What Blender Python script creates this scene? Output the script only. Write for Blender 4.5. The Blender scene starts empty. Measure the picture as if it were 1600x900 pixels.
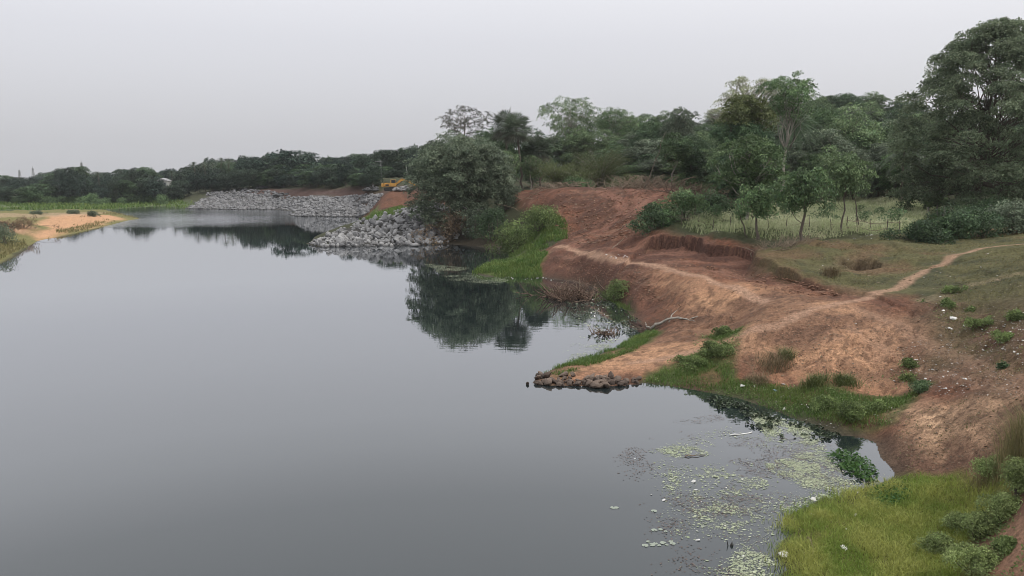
import bpy, math
import numpy as np
from mathutils import Vector

rng = np.random.default_rng(11)
C = bpy.context.scene.collection
SC = bpy.context.scene

# ---------------------------------------------------------------- camera
CAM_H, FOC, PITCH = 11.0, 1164.0, math.atan(172 / 1164.0)
cam_data = bpy.data.cameras.new('camera')
cam_data.sensor_width = 36
cam_data.lens = FOC / 1600 * 36
cam_data.clip_end = 12000
cam = bpy.data.objects.new('camera', cam_data)
C.objects.link(cam)
cam.location = (0, 0, CAM_H)
cam.rotation_euler = (math.pi / 2 - PITCH, 0, 0)
SC.camera = cam

# ---------------------------------------------------------------- sky, sun, exposure
SUN_EL, SUN_AZ = math.radians(50), math.radians(105)      # azimuth from the view axis towards the right
world = bpy.data.worlds.new('World')
SC.world = world
world.use_nodes = True
nt = world.node_tree
for n in list(nt.nodes):
    nt.nodes.remove(n)
W_out = nt.nodes.new('ShaderNodeOutputWorld')
bg1 = nt.nodes.new('ShaderNodeBackground')
bg2 = nt.nodes.new('ShaderNodeBackground')
addn = nt.nodes.new('ShaderNodeAddShader')
sky = nt.nodes.new('ShaderNodeTexSky')
sky.sky_type = 'NISHITA'
sky.sun_disc = False
sky.sun_elevation = SUN_EL
sky.sun_rotation = SUN_AZ
sky.dust_density = 6.0
sky.air_density = 1.0
hs = nt.nodes.new('ShaderNodeHueSaturation')
hs.inputs['Saturation'].default_value = 0.3
nt.links.new(sky.outputs[0], hs.inputs['Color'])
nt.links.new(hs.outputs[0], bg1.inputs['Color'])
bg1.inputs['Strength'].default_value = 0.05
# overcast layer: even grey cloud, brighter overhead and towards the hidden sun
tc = nt.nodes.new('ShaderNodeTexCoord')
sx = nt.nodes.new('ShaderNodeSeparateXYZ')
nt.links.new(tc.outputs['Generated'], sx.inputs[0])
ramp = nt.nodes.new('ShaderNodeValToRGB')
ramp.color_ramp.elements[0].position = 0.0
ramp.color_ramp.elements[0].color = (0.49, 0.49, 0.515, 1)
ramp.color_ramp.elements[1].position = 1.0
ramp.color_ramp.elements[1].color = (1.45, 1.46, 1.50, 1)
e = ramp.color_ramp.elements.new(0.17); e.color = (0.60, 0.60, 0.64, 1)
e = ramp.color_ramp.elements.new(0.42); e.color = (0.95, 0.95, 0.98, 1)
nt.links.new(sx.outputs['Z'], ramp.inputs['Fac'])
dotn = nt.nodes.new('ShaderNodeVectorMath'); dotn.operation = 'DOT_PRODUCT'
nt.links.new(tc.outputs['Generated'], dotn.inputs[0])
dotn.inputs[1].default_value = (math.sin(SUN_AZ) * math.cos(SUN_EL), math.cos(SUN_AZ) * math.cos(SUN_EL), math.sin(SUN_EL))
glow = nt.nodes.new('ShaderNodeValToRGB')
glow.color_ramp.elements[0].position = -0.1; glow.color_ramp.elements[0].color = (0, 0, 0, 1)
glow.color_ramp.elements[1].position = 1.0; glow.color_ramp.elements[1].color = (0.10, 0.09, 0.07, 1)
nt.links.new(dotn.outputs['Value'], glow.inputs['Fac'])
mixs = nt.nodes.new('ShaderNodeMixRGB'); mixs.blend_type = 'ADD'; mixs.inputs['Fac'].default_value = 1.0
nt.links.new(ramp.outputs[0], mixs.inputs[1]); nt.links.new(glow.outputs[0], mixs.inputs[2])
nt.links.new(mixs.outputs[0], bg2.inputs['Color'])
bg2.inputs['Strength'].default_value = 1.0
nt.links.new(bg1.outputs[0], addn.inputs[0]); nt.links.new(bg2.outputs[0], addn.inputs[1])
nt.links.new(addn.outputs[0], W_out.inputs['Surface'])

sun_d = bpy.data.lights.new('sun', 'SUN')
sun_d.energy = 1.2
sun_d.angle = math.radians(25)
sun_d.color = (1.0, 0.95, 0.88)
sun = bpy.data.objects.new('sun', sun_d)
C.objects.link(sun)
_sd = Vector((math.sin(SUN_AZ) * math.cos(SUN_EL), math.cos(SUN_AZ) * math.cos(SUN_EL), math.sin(SUN_EL)))
sun.rotation_euler = _sd.to_track_quat('Z', 'Y').to_euler()

SC.view_settings.view_transform = 'Standard'
SC.view_settings.look = 'None'
SC.view_settings.exposure = 0.0
SC.view_settings.gamma = 1.0
SC.cycles.use_denoising = True
SC.cycles.denoising_prefilter = 'ACCURATE'
SC.cycles.denoising_input_passes = 'RGB_ALBEDO_NORMAL'
SC.cycles.filter_width = 0.9
SC.cycles.max_bounces = 6
SC.cycles.diffuse_bounces = 3
SC.cycles.glossy_bounces = 3
SC.cycles.transmission_bounces = 3
SC.cycles.volume_bounces = 1
SC.cycles.sample_clamp_indirect = 6

# ---------------------------------------------------------------- projection helpers
CP, SP = math.cos(PITCH), math.sin(PITCH)

def ray(px, py):
    """per pixel of the 1600 x 900 photograph: X/Y and dZ/dY of the ray"""
    a = (np.asarray(px, float) - 800) / FOC
    b = -(np.asarray(py, float) - 450) / FOC
    dy = CP + b * SP
    return a / dy, (-SP + b * CP) / dy

def at_z(px, py, z):
    u, s = ray(px, py)
    Y = (z - CAM_H) / s
    return np.array([u * Y, Y, z])

def at_y(px, py, Y):
    u, s = ray(px, py)
    return np.array([u * Y, Y, CAM_H + s * Y])

def project(P):
    P = np.asarray(P, float)
    d = P[..., 1] * CP - (P[..., 2] - CAM_H) * SP
    v = P[..., 1] * SP + (P[..., 2] - CAM_H) * CP
    return 800 + FOC * P[..., 0] / d, 450 - FOC * v / d

# ---------------------------------------------------------------- noise
def _hash(ix, iy, seed):
    h = (ix.astype(np.int64) * 374761393 + iy.astype(np.int64) * 668265263 + seed * 982451653) & 0x7fffffff
    h = ((h ^ (h >> 13)) * 1274126177) & 0x7fffffff
    h = h ^ (h >> 16)
    return (h & 0xffff) / 65535.0

def vnoise(x, y, seed=0):
    xi, yi = np.floor(x), np.floor(y)
    fx, fy = x - xi, y - yi
    fx = fx * fx * (3 - 2 * fx); fy = fy * fy * (3 - 2 * fy)
    a, b = _hash(xi, yi, seed), _hash(xi + 1, yi, seed)
    c, d = _hash(xi, yi + 1, seed), _hash(xi + 1, yi + 1, seed)
    return (a * (1 - fx) + b * fx) * (1 - fy) + (c * (1 - fx) + d * fx) * fy

def fbm(x, y, scale=1.0, octs=4, seed=0):
    x = np.asarray(x, float) / scale; y = np.asarray(y, float) / scale
    t, amp, tot = 0, 1.0, 0
    for o in range(octs):
        t = t + amp * vnoise(x * 2 ** o + 17.3 * o, y * 2 ** o - 9.1 * o, seed + o)
        tot += amp; amp *= 0.5
    return t / tot

def smooth(a, b, x):
    t = np.clip((x - a) / (b - a), 0, 1)
    return t * t * (3 - 2 * t)

# ---------------------------------------------------------------- polygon helpers
def seg_dist(P, Q, closed=True):
    """distance of points P to the polyline Q; returns distance, signed side and running parameter"""
    P = np.asarray(P, float); Q = np.asarray(Q, float)
    A = Q if closed else Q[:-1]
    B = np.roll(Q, -1, 0) if closed else Q[1:]
    best = np.full(len(P), 1e18); side = np.zeros(len(P)); par = np.zeros(len(P))
    for i in range(len(A)):
        ab = B[i] - A[i]; L2 = max(ab @ ab, 1e-12)
        ap = P - A[i]
        t = np.clip((ap @ ab) / L2, 0, 1)
        dx = ap[:, 0] - t * ab[0]; dy = ap[:, 1] - t * ab[1]
        d = dx * dx + dy * dy
        m = d < best
        best[m] = d[m]; par[m] = i + t[m]
        side[m] = np.sign(ab[0] * ap[m, 1] - ab[1] * ap[m, 0])
    return np.sqrt(best), side, par

def inside(P, Q):
    P = np.asarray(P, float); Q = np.asarray(Q, float)
    r = np.zeros(len(P), bool); j = len(Q) - 1
    for i in range(len(Q)):
        yi, yj = Q[i, 1], Q[j, 1]
        if yi != yj:
            c = ((yi > P[:, 1]) != (yj > P[:, 1])) & (P[:, 0] < (Q[j, 0] - Q[i, 0]) * (P[:, 1] - yi) / (yj - yi) + Q[i, 0])
            r ^= c
        j = i
    return r

# ---------------------------------------------------------------- mesh helpers
class MB:
    """collects vertices and faces and links them as ONE mesh object"""
    def __init__(s):
        s.V, s.F, s.T, s.n = [], [], [], 0
    def add(s, V, F, tint=1.0, hue=0.0):
        V = np.asarray(V, float).reshape(-1, 3)
        s.V.append(V)
        for f in (F if isinstance(F, list) and len(F) and isinstance(F[0], np.ndarray) else [np.asarray(F, int)]):
            s.F.append(f + s.n)
        t = np.ones((len(V), 4))
        t[:, 0] = tint; t[:, 1] = hue
        s.T.append(t); s.n += len(V)
    def mesh(s, name, mat, shade=False):
        me = bpy.data.meshes.new(name)
        V = np.concatenate(s.V)
        me.vertices.add(len(V)); me.vertices.foreach_set('co', V.ravel().astype(np.float32))
        li = np.concatenate([f.ravel() for f in s.F])
        lt = np.concatenate([np.full(len(f), f.shape[1]) for f in s.F])
        ls = np.concatenate([[0], np.cumsum(lt)[:-1]])
        me.loops.add(len(li)); me.loops.foreach_set('vertex_index', li.astype(np.int32))
        me.polygons.add(len(lt)); me.polygons.foreach_set('loop_start', ls.astype(np.int32))
        try:
            me.polygons.foreach_set('loop_total', lt.astype(np.int32))
        except Exception:
            pass
        me.polygons.foreach_set('use_smooth', np.full(len(lt), shade))
        me.update(calc_edges=True)
        at = me.attributes.new('tint', 'FLOAT_COLOR', 'POINT')
        at.data.foreach_set('color', np.concatenate(s.T).ravel().astype(np.float32))
        me.materials.append(mat)
        return me
    def build(s, name, mat, parent=None, shade=False):
        o = bpy.data.objects.new(name, s.mesh(name, mat, shade))
        C.objects.link(o)
        if parent is not None:
            o.parent = parent
        return o

def box_vf(cx, cy, cz, sx, sy, sz, bev=0.0):
    """box with chamfered vertical and horizontal edges"""
    if bev <= 0:
        V = np.array([(x, y, z) for z in (-1, 1) for y in (-1, 1) for x in (-1, 1)], float) * (sx / 2, sy / 2, sz / 2) + (cx, cy, cz)
        F = np.array([(0, 2, 3, 1), (4, 5, 7, 6), (0, 1, 5, 4), (2, 6, 7, 3), (0, 4, 6, 2), (1, 3, 7, 5)])
        return V, F
    hx, hy, hz = sx / 2, sy / 2, sz / 2
    def ring(z, i):
        x, y, b = hx - i, hy - i, bev
        return [(x - b, -y, z), (x, -y + b, z), (x, y - b, z), (x - b, y, z), (-x + b, y, z), (-x, y - b, z), (-x, -y + b, z), (-x + b, -y, z)]
    V = np.array(ring(-hz, bev) + ring(-hz + bev, 0) + ring(hz - bev, 0) + ring(hz, bev)) + (cx, cy, cz)
    Fq = [(k * 8 + i, k * 8 + (i + 1) % 8, k * 8 + 8 + (i + 1) % 8, k * 8 + 8 + i) for k in range(3) for i in range(8)]
    return V, [np.array(Fq), np.array([list(range(7, -1, -1)), list(range(24, 32))])]

def prism_vf(outline, y0, y1):
    """outline in XZ swept along Y"""
    n = len(outline)
    V = np.array([(x, y0, z) for x, z in outline] + [(x, y1, z) for x, z in outline])
    F = np.array([(i, (i + 1) % n, n + (i + 1) % n, n + i) for i in range(n)])
    return V, [F, np.array([list(range(n - 1, -1, -1)), list(range(n, 2 * n))])]

def tube_vf(path, rad, sides=6, cap=True):
    path = np.asarray(path, float); k = len(path)
    rad = np.broadcast_to(np.asarray(rad, float), (k,))
    tan = np.gradient(path, axis=0)
    tan /= np.linalg.norm(tan, axis=1)[:, None] + 1e-9
    ref = np.array([1.0, 0, 0]) if abs(tan[0, 0]) < 0.8 else np.array([0, 1.0, 0])
    V = []
    ang = np.linspace(0, 2 * np.pi, sides, endpoint=False)
    for i in range(k):
        b1 = np.cross(tan[i], ref); b1 /= np.linalg.norm(b1) + 1e-9
        b2 = np.cross(tan[i], b1)
        V.append(path[i] + rad[i] * (np.cos(ang)[:, None] * b1 + np.sin(ang)[:, None] * b2))
    V = np.concatenate(V)
    F = np.array([(i * sides + j, i * sides + (j + 1) % sides, (i + 1) * sides + (j + 1) % sides, (i + 1) * sides + j)
                  for i in range(k - 1) for j in range(sides)])
    if cap:
        return V, [F, np.array([list(range(sides - 1, -1, -1)), list(range((k - 1) * sides, k * sides))])]
    return V, F

def unit(v):
    return v / (np.linalg.norm(v, axis=-1, keepdims=True) + 1e-9)

def leaf_vf(P, N, L, aspect=0.5, droop=0.3, r=rng):
    """kite-shaped folded leaves at points P, facing N"""
    n = len(P)
    N = unit(N)
    t = unit(np.cross(N, r.normal(size=(n, 3))))
    t[:, 2] -= droop * r.random(n)
    t = unit(t); b = unit(np.cross(N, t))
    L = np.broadcast_to(np.asarray(L, float), (n,))[:, None]
    fold = N * L * 0.10
    V = np.stack([P - t * L * .5, P + b * L * aspect * .5 + fold, P + t * L * .5, P - b * L * aspect * .5 + fold], 1).reshape(-1, 3)
    F = np.arange(4 * n).reshape(n, 4)
    return V, F

def blade_vf(P, H, W, lean=0.4, r=rng):
    """grass blades: each a bent strip of two faces"""
    n = len(P)
    H = np.broadcast_to(np.asarray(H, float), (n,)); W = np.broadcast_to(np.asarray(W, float), (n,))
    a = r.random(n) * 2 * np.pi; d = np.stack([np.cos(a), np.sin(a), np.zeros(n)], 1)
    c = r.random(n) * 2 * np.pi; w = np.stack([np.cos(c), np.sin(c), np.zeros(n)], 1) * W[:, None] * .5
    ln = (lean * (0.3 + r.random(n)) * H)[:, None]
    up = np.array([0, 0, 1.0])
    m = P + d * ln * .35 + up * (H * .6)[:, None]
    tip = P + d * ln + up * (H * (1 - .25 * lean))[:, None]
    V = np.stack([P - w, P + w, m + w * .75, m - w * .75, tip], 1).reshape(-1, 3)
    i = np.arange(n)[:, None] * 5
    return V, [i + np.array([[0, 1, 2, 3]]), i + np.array([[3, 2, 4]])]

# ---------------------------------------------------------------- things
def tag(o, label, cat, group=None, kind=None):
    if label: o['label'] = label
    if cat: o['category'] = cat
    if group: o['group'] = group
    if kind: o['kind'] = kind
    return o

def thing(name, label, cat, loc=(0, 0, 0), rz=0.0, group=None, scale=1.0):
    o = bpy.data.objects.new(name, None)
    o.empty_display_size = 0.5
    C.objects.link(o)
    o.location = [float(v) for v in loc]; o.rotation_euler = (0, 0, rz); o.scale = (scale,) * 3
    return tag(o, label, cat, group)

def dup(o, loc, rz=0.0, scale=1.0, label=None, group=None):
    c = o.copy(); C.objects.link(c)
    c.location = [float(v) for v in loc]; c.rotation_euler = (0, 0, rz)
    c.scale = (scale,) * 3 if np.isscalar(scale) else scale
    if label: c['label'] = label
    if group: c['group'] = group
    for ch in list(o.children):
        d = ch.copy(); C.objects.link(d); d.parent = c
        for g in list(ch.children):
            q = g.copy(); C.objects.link(q); q.parent = d
    return c

# ---------------------------------------------------------------- materials
def new_mat(name):
    m = bpy.data.materials.new(name); m.use_nodes = True
    nt = m.node_tree
    bs = nt.nodes['Principled BSDF']
    return m, nt, bs

def solid(name, col, rough=0.7, metal=0.0, var=0.12, scale=6.0, bump=0.0, spec=0.3):
    m, nt, bs = new_mat(name)
    bs.inputs['Roughness'].default_value = rough; bs.inputs['Metallic'].default_value = metal
    bs.inputs['Specular IOR Level'].default_value = spec
    tc = nt.nodes.new('ShaderNodeTexCoord')
    nz = nt.nodes.new('ShaderNodeTexNoise'); nz.inputs['Scale'].default_value = scale; nz.inputs['Detail'].default_value = 5
    nt.links.new(tc.outputs['Object'], nz.inputs['Vector'])
    rp = nt.nodes.new('ShaderNodeValToRGB')
    rp.color_ramp.elements[0].position = 0.3; rp.color_ramp.elements[1].position = 0.7
    rp.color_ramp.elements[0].color = tuple(c * (1 - var * 2) for c in col) + (1,)
    rp.color_ramp.elements[1].color = tuple(c * (1 + var) for c in col) + (1,)
    nt.links.new(nz.outputs['Fac'], rp.inputs['Fac']); nt.links.new(rp.outputs[0], bs.inputs['Base Color'])
    if bump:
        bp = nt.nodes.new('ShaderNodeBump'); bp.inputs['Strength'].default_value = bump; bp.inputs['Distance'].default_value = 0.1
        nt.links.new(nz.outputs['Fac'], bp.inputs['Height']); nt.links.new(bp.outputs[0], bs.inputs['Normal'])
    return m

def leafy(name, colA, colB, trans=0.3, objvar=0.25, rough=0.55, spec=0.25):
    """foliage: tint.r scales, tint.g blends towards colB; part of the light passes through"""
    m, nt, bs = new_mat(name)
    a = nt.nodes.new('ShaderNodeAttribute'); a.attribute_name = 'tint'
    sp = nt.nodes.new('ShaderNodeSeparateColor'); nt.links.new(a.outputs['Color'], sp.inputs[0])
    mx = nt.nodes.new('ShaderNodeMixRGB'); mx.inputs[1].default_value = (*colA, 1); mx.inputs[2].default_value = (*colB, 1)
    nt.links.new(sp.outputs[1], mx.inputs['Fac'])
    oi = nt.nodes.new('ShaderNodeObjectInfo')
    mr = nt.nodes.new('ShaderNodeMapRange'); mr.inputs['To Min'].default_value = 1 - objvar; mr.inputs['To Max'].default_value = 1 + objvar
    nt.links.new(oi.outputs['Random'], mr.inputs['Value'])
    mu = nt.nodes.new('ShaderNodeMath'); mu.operation = 'MULTIPLY'
    nt.links.new(mr.outputs[0], mu.inputs[0]); nt.links.new(sp.outputs[0], mu.inputs[1])
    vm = nt.nodes.new('ShaderNodeVectorMath'); vm.operation = 'SCALE'
    nt.links.new(mx.outputs[0], vm.inputs[0]); nt.links.new(mu.outputs[0], vm.inputs['Scale'])
    nt.links.new(vm.outputs[0], bs.inputs['Base Color'])
    bs.inputs['Roughness'].default_value = rough; bs.inputs['Specular IOR Level'].default_value = spec
    tr = nt.nodes.new('ShaderNodeBsdfTranslucent'); nt.links.new(vm.outputs[0], tr.inputs['Color'])
    ms = nt.nodes.new('ShaderNodeMixShader'); ms.inputs[0].default_value = trans
    nt.links.new(bs.outputs[0], ms.inputs[1]); nt.links.new(tr.outputs[0], ms.inputs[2])
    nt.links.new(ms.outputs[0], nt.nodes['Material Output'].inputs['Surface'])
    return m

# ================================================================ TERRAIN
SHORE_PX = [(1185, 985), (1206, 912), (1230, 890), (1214, 866), (1222, 846), (1240, 832), (1222, 812), (1240, 800), (1262, 792), (1290, 776), (1312, 782), (1335, 766), (1360, 762), (1398, 746), (1396, 735),
            (1376, 715), (1368, 692), (1345, 684), (1310, 680), (1270, 666), (1235, 652), (1200, 637), (1150, 622), (1110, 614),
            (1060, 605), (1010, 599), (960, 604), (900, 603), (850, 602), (830, 599), (848, 585), (870, 574), (920, 560), (960, 545),
            (1000, 525), (1020, 513), (1000, 506), (985, 492), (972, 476), (945, 463), (925, 450), (895, 440), (850, 434),
            (800, 432), (760, 433), (738, 426), (760, 413), (800, 402), (825, 392), (800, 390), (770, 388), (740, 385), (700, 381),
            (650, 383), (600, 383), (550, 384), (500, 386), (478, 381), (510, 368), (540, 358), (560, 352), (577, 348), (566, 342),
            (558, 338), (505, 338), (452, 337), (462, 331), (430, 327), (380, 327), (320, 327), (288, 325), (250, 322.5),
            (200, 325), (165, 328), (200, 337), (219, 342), (200, 344.5), (170, 352), (130, 362), (100, 370), (80, 372), (60, 376),
            (45, 385), (35, 395), (20, 403), (0, 412), (-60, 432), (-160, 470)]
SHORE = np.array([at_z(x, y, 0)[:2] for x, y in SHORE_PX])
LAND = np.concatenate([SHORE, [(-70, 30), (-400, 20), (-9000, 20), (-9000, 9000), (9000, 9000), (9000, -50), (9, -50), (8, 8)]])

CLIFF_PX = [(1000, 379, 4.6), (1012, 370, 5.0), (1030, 366, 5.2), (1060, 366, 5.3), (1100, 372, 5.1), (1122, 379, 4.9), (1150, 384, 4.7), (1180, 388, 4.6),
            (1192, 400, 4.4), (1202, 413, 4.2), (1230, 424, 4.0), (1260, 436, 3.8), (1300, 447, 3.6), (1342, 459, 3.5)]
CLIFF = np.array([at_z(x, y, z)[:2] for x, y, z in CLIFF_PX])
CLIFF_H = np.array([0.5, 1.5, 2.1, 2.2, 2.0, 1.8, 1.7, 1.7, 1.6, 1.45, 1.25, 1.0, 0.7, 0.2])

def cliff_offset(P):
    """height added on the field side of the eroded bank"""
    d, side, par = seg_dist(P, CLIFF, closed=False)
    wob = (fbm(P[:, 0], P[:, 1], 4.2, 2, 77) - .5) * 2.6 + (fbm(P[:, 0], P[:, 1], 1.6, 2, 78) - .5) * .22
    hh = np.interp(par, np.arange(len(CLIFF_H)), CLIFF_H) * (.5 + .66 * fbm(P[:, 0], P[:, 1], 3.0, 2, 79))
    ta = .12 + .5 * smooth(.42, .68, fbm(P[:, 0], P[:, 1], 3.1, 3, 80))
    sd = d * np.where(side > 0, 1, -1) + wob * smooth(0, .3, hh)
    return hh * ((1 - ta) * smooth(-.22, .06, sd) + ta * smooth(-1.9, -.1, sd)) * (1 - smooth(4, 26, sd)) - 0.0 * d

def _c(px, py, z=None, Y=None):
    return at_y(px, py, Y) if z is None else at_z(px, py, z)

_ctl = [(1300, 840, .12), (1400, 900, .2), (1400, 800, .15), (1450, 760, .45), (1500, 860, .5), (1480, 720, .7), (1550, 900, 1.2),
        (1600, 900, 1.8), (1600, 830, 2.0), (1560, 820, 1.1), (1590, 760, 1.9), (1530, 760, .9), (1600, 700, 2.6), (1500, 680, 1.5),
        (1430, 690, .8), (1450, 640, 1.4), (1550, 640, 2.4), (1600, 620, 3.0), (1400, 650, .8), (1330, 640, .5), (1270, 630, .4),
        (1180, 605, .35), (1100, 590, .4), (1150, 590, .5), (1250, 595, .6), (1350, 600, .7), (1420, 600, 1.0), (1200, 540, 1.6),
        (1300, 545, 1.9), (1400, 550, 1.9), (1250, 500, 2.7), (1350, 495, 3.0), (1180, 515, 2.2), (1450, 520, 2.7), (1500, 560, 2.3),
        (1550, 560, 2.8), (1600, 560, 3.4), (1500, 500, 3.3), (1600, 480, 4.4), (1530, 470, 4.0), (1450, 470, 3.6), (1350, 465, 3.5),
        (1250, 480, 3.1), (1200, 480, 3.0), (1280, 455, 3.3), (1220, 445, 3.3), (1150, 450, 3.1), (1100, 435, 3.3), 
        (1100, 418, 3.4), (1180, 425, 3.3), (1060, 402, 3.4), (1020, 398, 3.5),
        (1100, 363, 5.3), (1065, 359, 5.5), (1170, 372, 5.2), (1227, 377, 5.1), (1300, 375, 5.2), (1400, 367, 5.5), (1150, 350, 5.6), (1300, 350, 5.7),
        (1300, 335, 6.0), (1400, 340, 5.9), (1400, 325, 6.4), (1200, 325, 6.4), (1500, 385, 5.2), (1600, 370, 5.6), (1450, 392, 4.9),
        (1350, 405, 4.4), (1250, 400, 4.5), (1280, 425, 3.9), (1400, 430, 4.0), (1550, 420, 4.8), (1600, 430, 5.0), (1450, 420, 4.4),
        (1500, 440, 4.2), (1600, 400, 5.4), (1700, 400, 6.0), (1700, 500, 5.2), (1700, 650, 4.2), (1700, 880, 3.4),
        (100, 312, 1.0), (0, 319, .5), (250, 312, 1.3), (100, 305, 2.0), (0, 310, 1.5), (110, 337, 1.3), (60, 346, 1.1), (40, 345, 1.3), (0, 350, 1.6),
        (155, 344, .8), (0, 375, .9), (30, 370, .9), (0, 396, .4), (-100, 380, 1.0), (100, 332, .8), (0, 335, .8), (-100, 345, 1.4), (20, 356, 1.6), (-200, 400, .8)]
_cty = [(830, 300, 135), (900, 297, 130), (1000, 295, 120), (1040, 300, 105), (800, 310, 135), (860, 315, 115), (950, 320, 105),
        (1010, 320, 98), (1040, 330, 90), (900, 340, 105), (960, 350, 95), (1000, 355, 86), (880, 365, 100), (940, 380, 86), (860, 385, 95), (862, 388, 92), (900, 392, 86), (912, 394.3, 83.2), (925, 396.6, 80.3), (938, 398.8, 77.5), (950, 401, 75), (975, 406, 72), (930, 412, 77), (915, 405, 80), (1000, 411, 69), (1060, 425, 62), (1110, 439, 57), (980, 390, 78),
        (830, 340, 118), (800, 330, 128), (850, 350, 105), (830, 375, 105), (780, 350, 125), (790, 380, 112),
        (850, 396, 92), (870, 410, 84), (910, 420, 80), (960, 440, 67.5), (1000, 450, 62), (1010, 480, 59.5), (1050, 470, 57), (1050, 500, 53),
        (1100, 490, 52), (1150, 500, 49), (1100, 520, 48), (1000, 540, 47), (950, 575, 41.8), (900, 590, 39.5), (1050, 560, 43), (1100, 550, 42.5),
        (1195, 470, 50), (520, 362, 128), (560, 352, 132), (600, 342, 136), (640, 330, 140), (670, 320, 143), (700, 330, 141), (600, 362, 130),
        (650, 355, 131), (720, 360, 132), (760, 340, 138), (740, 322, 145), (590, 340, 180), (640, 330, 175), (590, 328, 188), (625, 324, 188),
        (600, 306, 198), (640, 303, 198), (690, 300, 190), (560, 312, 205), (540, 322, 212), (610, 299.5, 208), (570, 299, 225), (520, 300, 245),
        (470, 300, 270), (470, 312, 240), (520, 315, 225), (400, 305, 290), (330, 305, 300), (350, 315, 290), (430, 315, 275), (430, 296, 300), (350, 297, 320)]
_ctw = [(-.8, 600, 3), (-.4, 600, 5), (0, 600, 11), (-.35, 420, 5), (-.55, 420, 3), (-.15, 300, 7), (-.25, 340, 7), (0, 180, 8.6), (0, 260, 9), (.15, 170, 9.6), (.15, 260, 20),
        (.3, 150, 8.3), (.3, 200, 12), (.3, 300, 30), (.45, 145, 7.8), (.45, 200, 14), (.45, 300, 34), (.45, 420, 36), (.55, 145, 8), (.55, 300, 29),
        (.75, 120, 7.5), (.75, 300, 24), (-.8, 900, 4), (0, 900, 12), (.3, 900, 30), (.7, 900, 25), (-.8, 2500, 5), (0, 2500, 12), (.7, 2500, 15),
        (1.3, 30, 5), (1.3, 100, 7), (1.3, 400, 20), (1.2, 15, 4), (-1.3, 100, 1.5), (-1.3, 400, 3), (.9, 10, 3)]
K = [at_z(x, y, z) for x, y, z in _ctl] + [at_y(x, y, Y) for x, y, Y in _cty] + [np.array([u * Y, Y, z]) for u, Y, z in _ctw]
K += [np.array([x, y, 0.0]) for x, y in SHORE]
K = np.array(K)

def _uv(X, Y):
    return np.stack([X / Y * 2.0, np.log(Y)], -1)

def _phi(d2):
    return 0.5 * d2 * np.log(d2 + 1e-12)

_ku = _uv(K[:, 0], K[:, 1])
_kz = K[:, 2] - cliff_offset(K[:, :2])
_n = len(K)
_A = np.zeros((_n + 3, _n + 3))
_A[:_n, :_n] = _phi(((_ku[:, None] - _ku[None]) ** 2).sum(-1)) + np.eye(_n) * 1e-4
_A[:_n, _n] = 1; _A[:_n, _n + 1:] = _ku; _A[_n:, :_n] = _A[:_n, _n:].T
_w = np.linalg.solve(_A, np.concatenate([_kz, [0, 0, 0]]))

def tps(X, Y):
    q = _uv(X, Y); out = np.empty(len(q))
    for i in range(0, len(q), 20000):
        s = q[i:i + 20000]
        out[i:i + 20000] = _phi(((s[:, None] - _ku[None]) ** 2).sum(-1)) @ _w[:_n] + _w[_n] + s @ _w[_n + 1:]
    return out

# grid: columns of constant X/Y, rows of constant Y
GU = np.concatenate([np.linspace(-1.4, -.84, 14), np.arange(-.80, .8001, .0022), np.linspace(.84, 1.4, 14)])
GY = [5.0]
while GY[-1] < 330: GY.append(GY[-1] * (1.0042 if 44 < GY[-1] < 100 else 1.0065))
while GY[-1] < 1700: GY.append(GY[-1] * 1.035)
GY = np.array(GY)
NU, NY = len(GU), len(GY)
UU, YY = np.meshgrid(GU, GY)
XX = UU * YY
P2 = np.stack([XX.ravel(), YY.ravel()], 1)

def poly_px(pts, z=None):
    """zone outline given in the photograph, laid onto the ground"""
    return np.array([hit(x, y)[:2] for x, y in pts])

PATH1_W = np.array([at_y(x, y, Y)[:2] for x, y, Y in [(866, 388, 92), (900, 392, 86), (950, 401, 75), (1000, 411, 69), (1060, 425, 62), (1110, 439, 57), (1160, 454, 52.8), (1194, 467, 50), (1198, 474, 49)]])
PATH2_W = np.array([at_z(x, y, z)[:2] for x, y, z in [(1660, 374, 5.9), (1600, 384, 5.4), (1540, 391, 5.15), (1490, 401, 4.85), (1450, 420, 4.4), (1405, 446, 3.95), (1350, 466, 3.5), (1270, 486, 2.95), (1215, 507, 2.5), (1150, 537, 1.3), (1060, 548, .8), (985, 562, .45)]])

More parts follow.
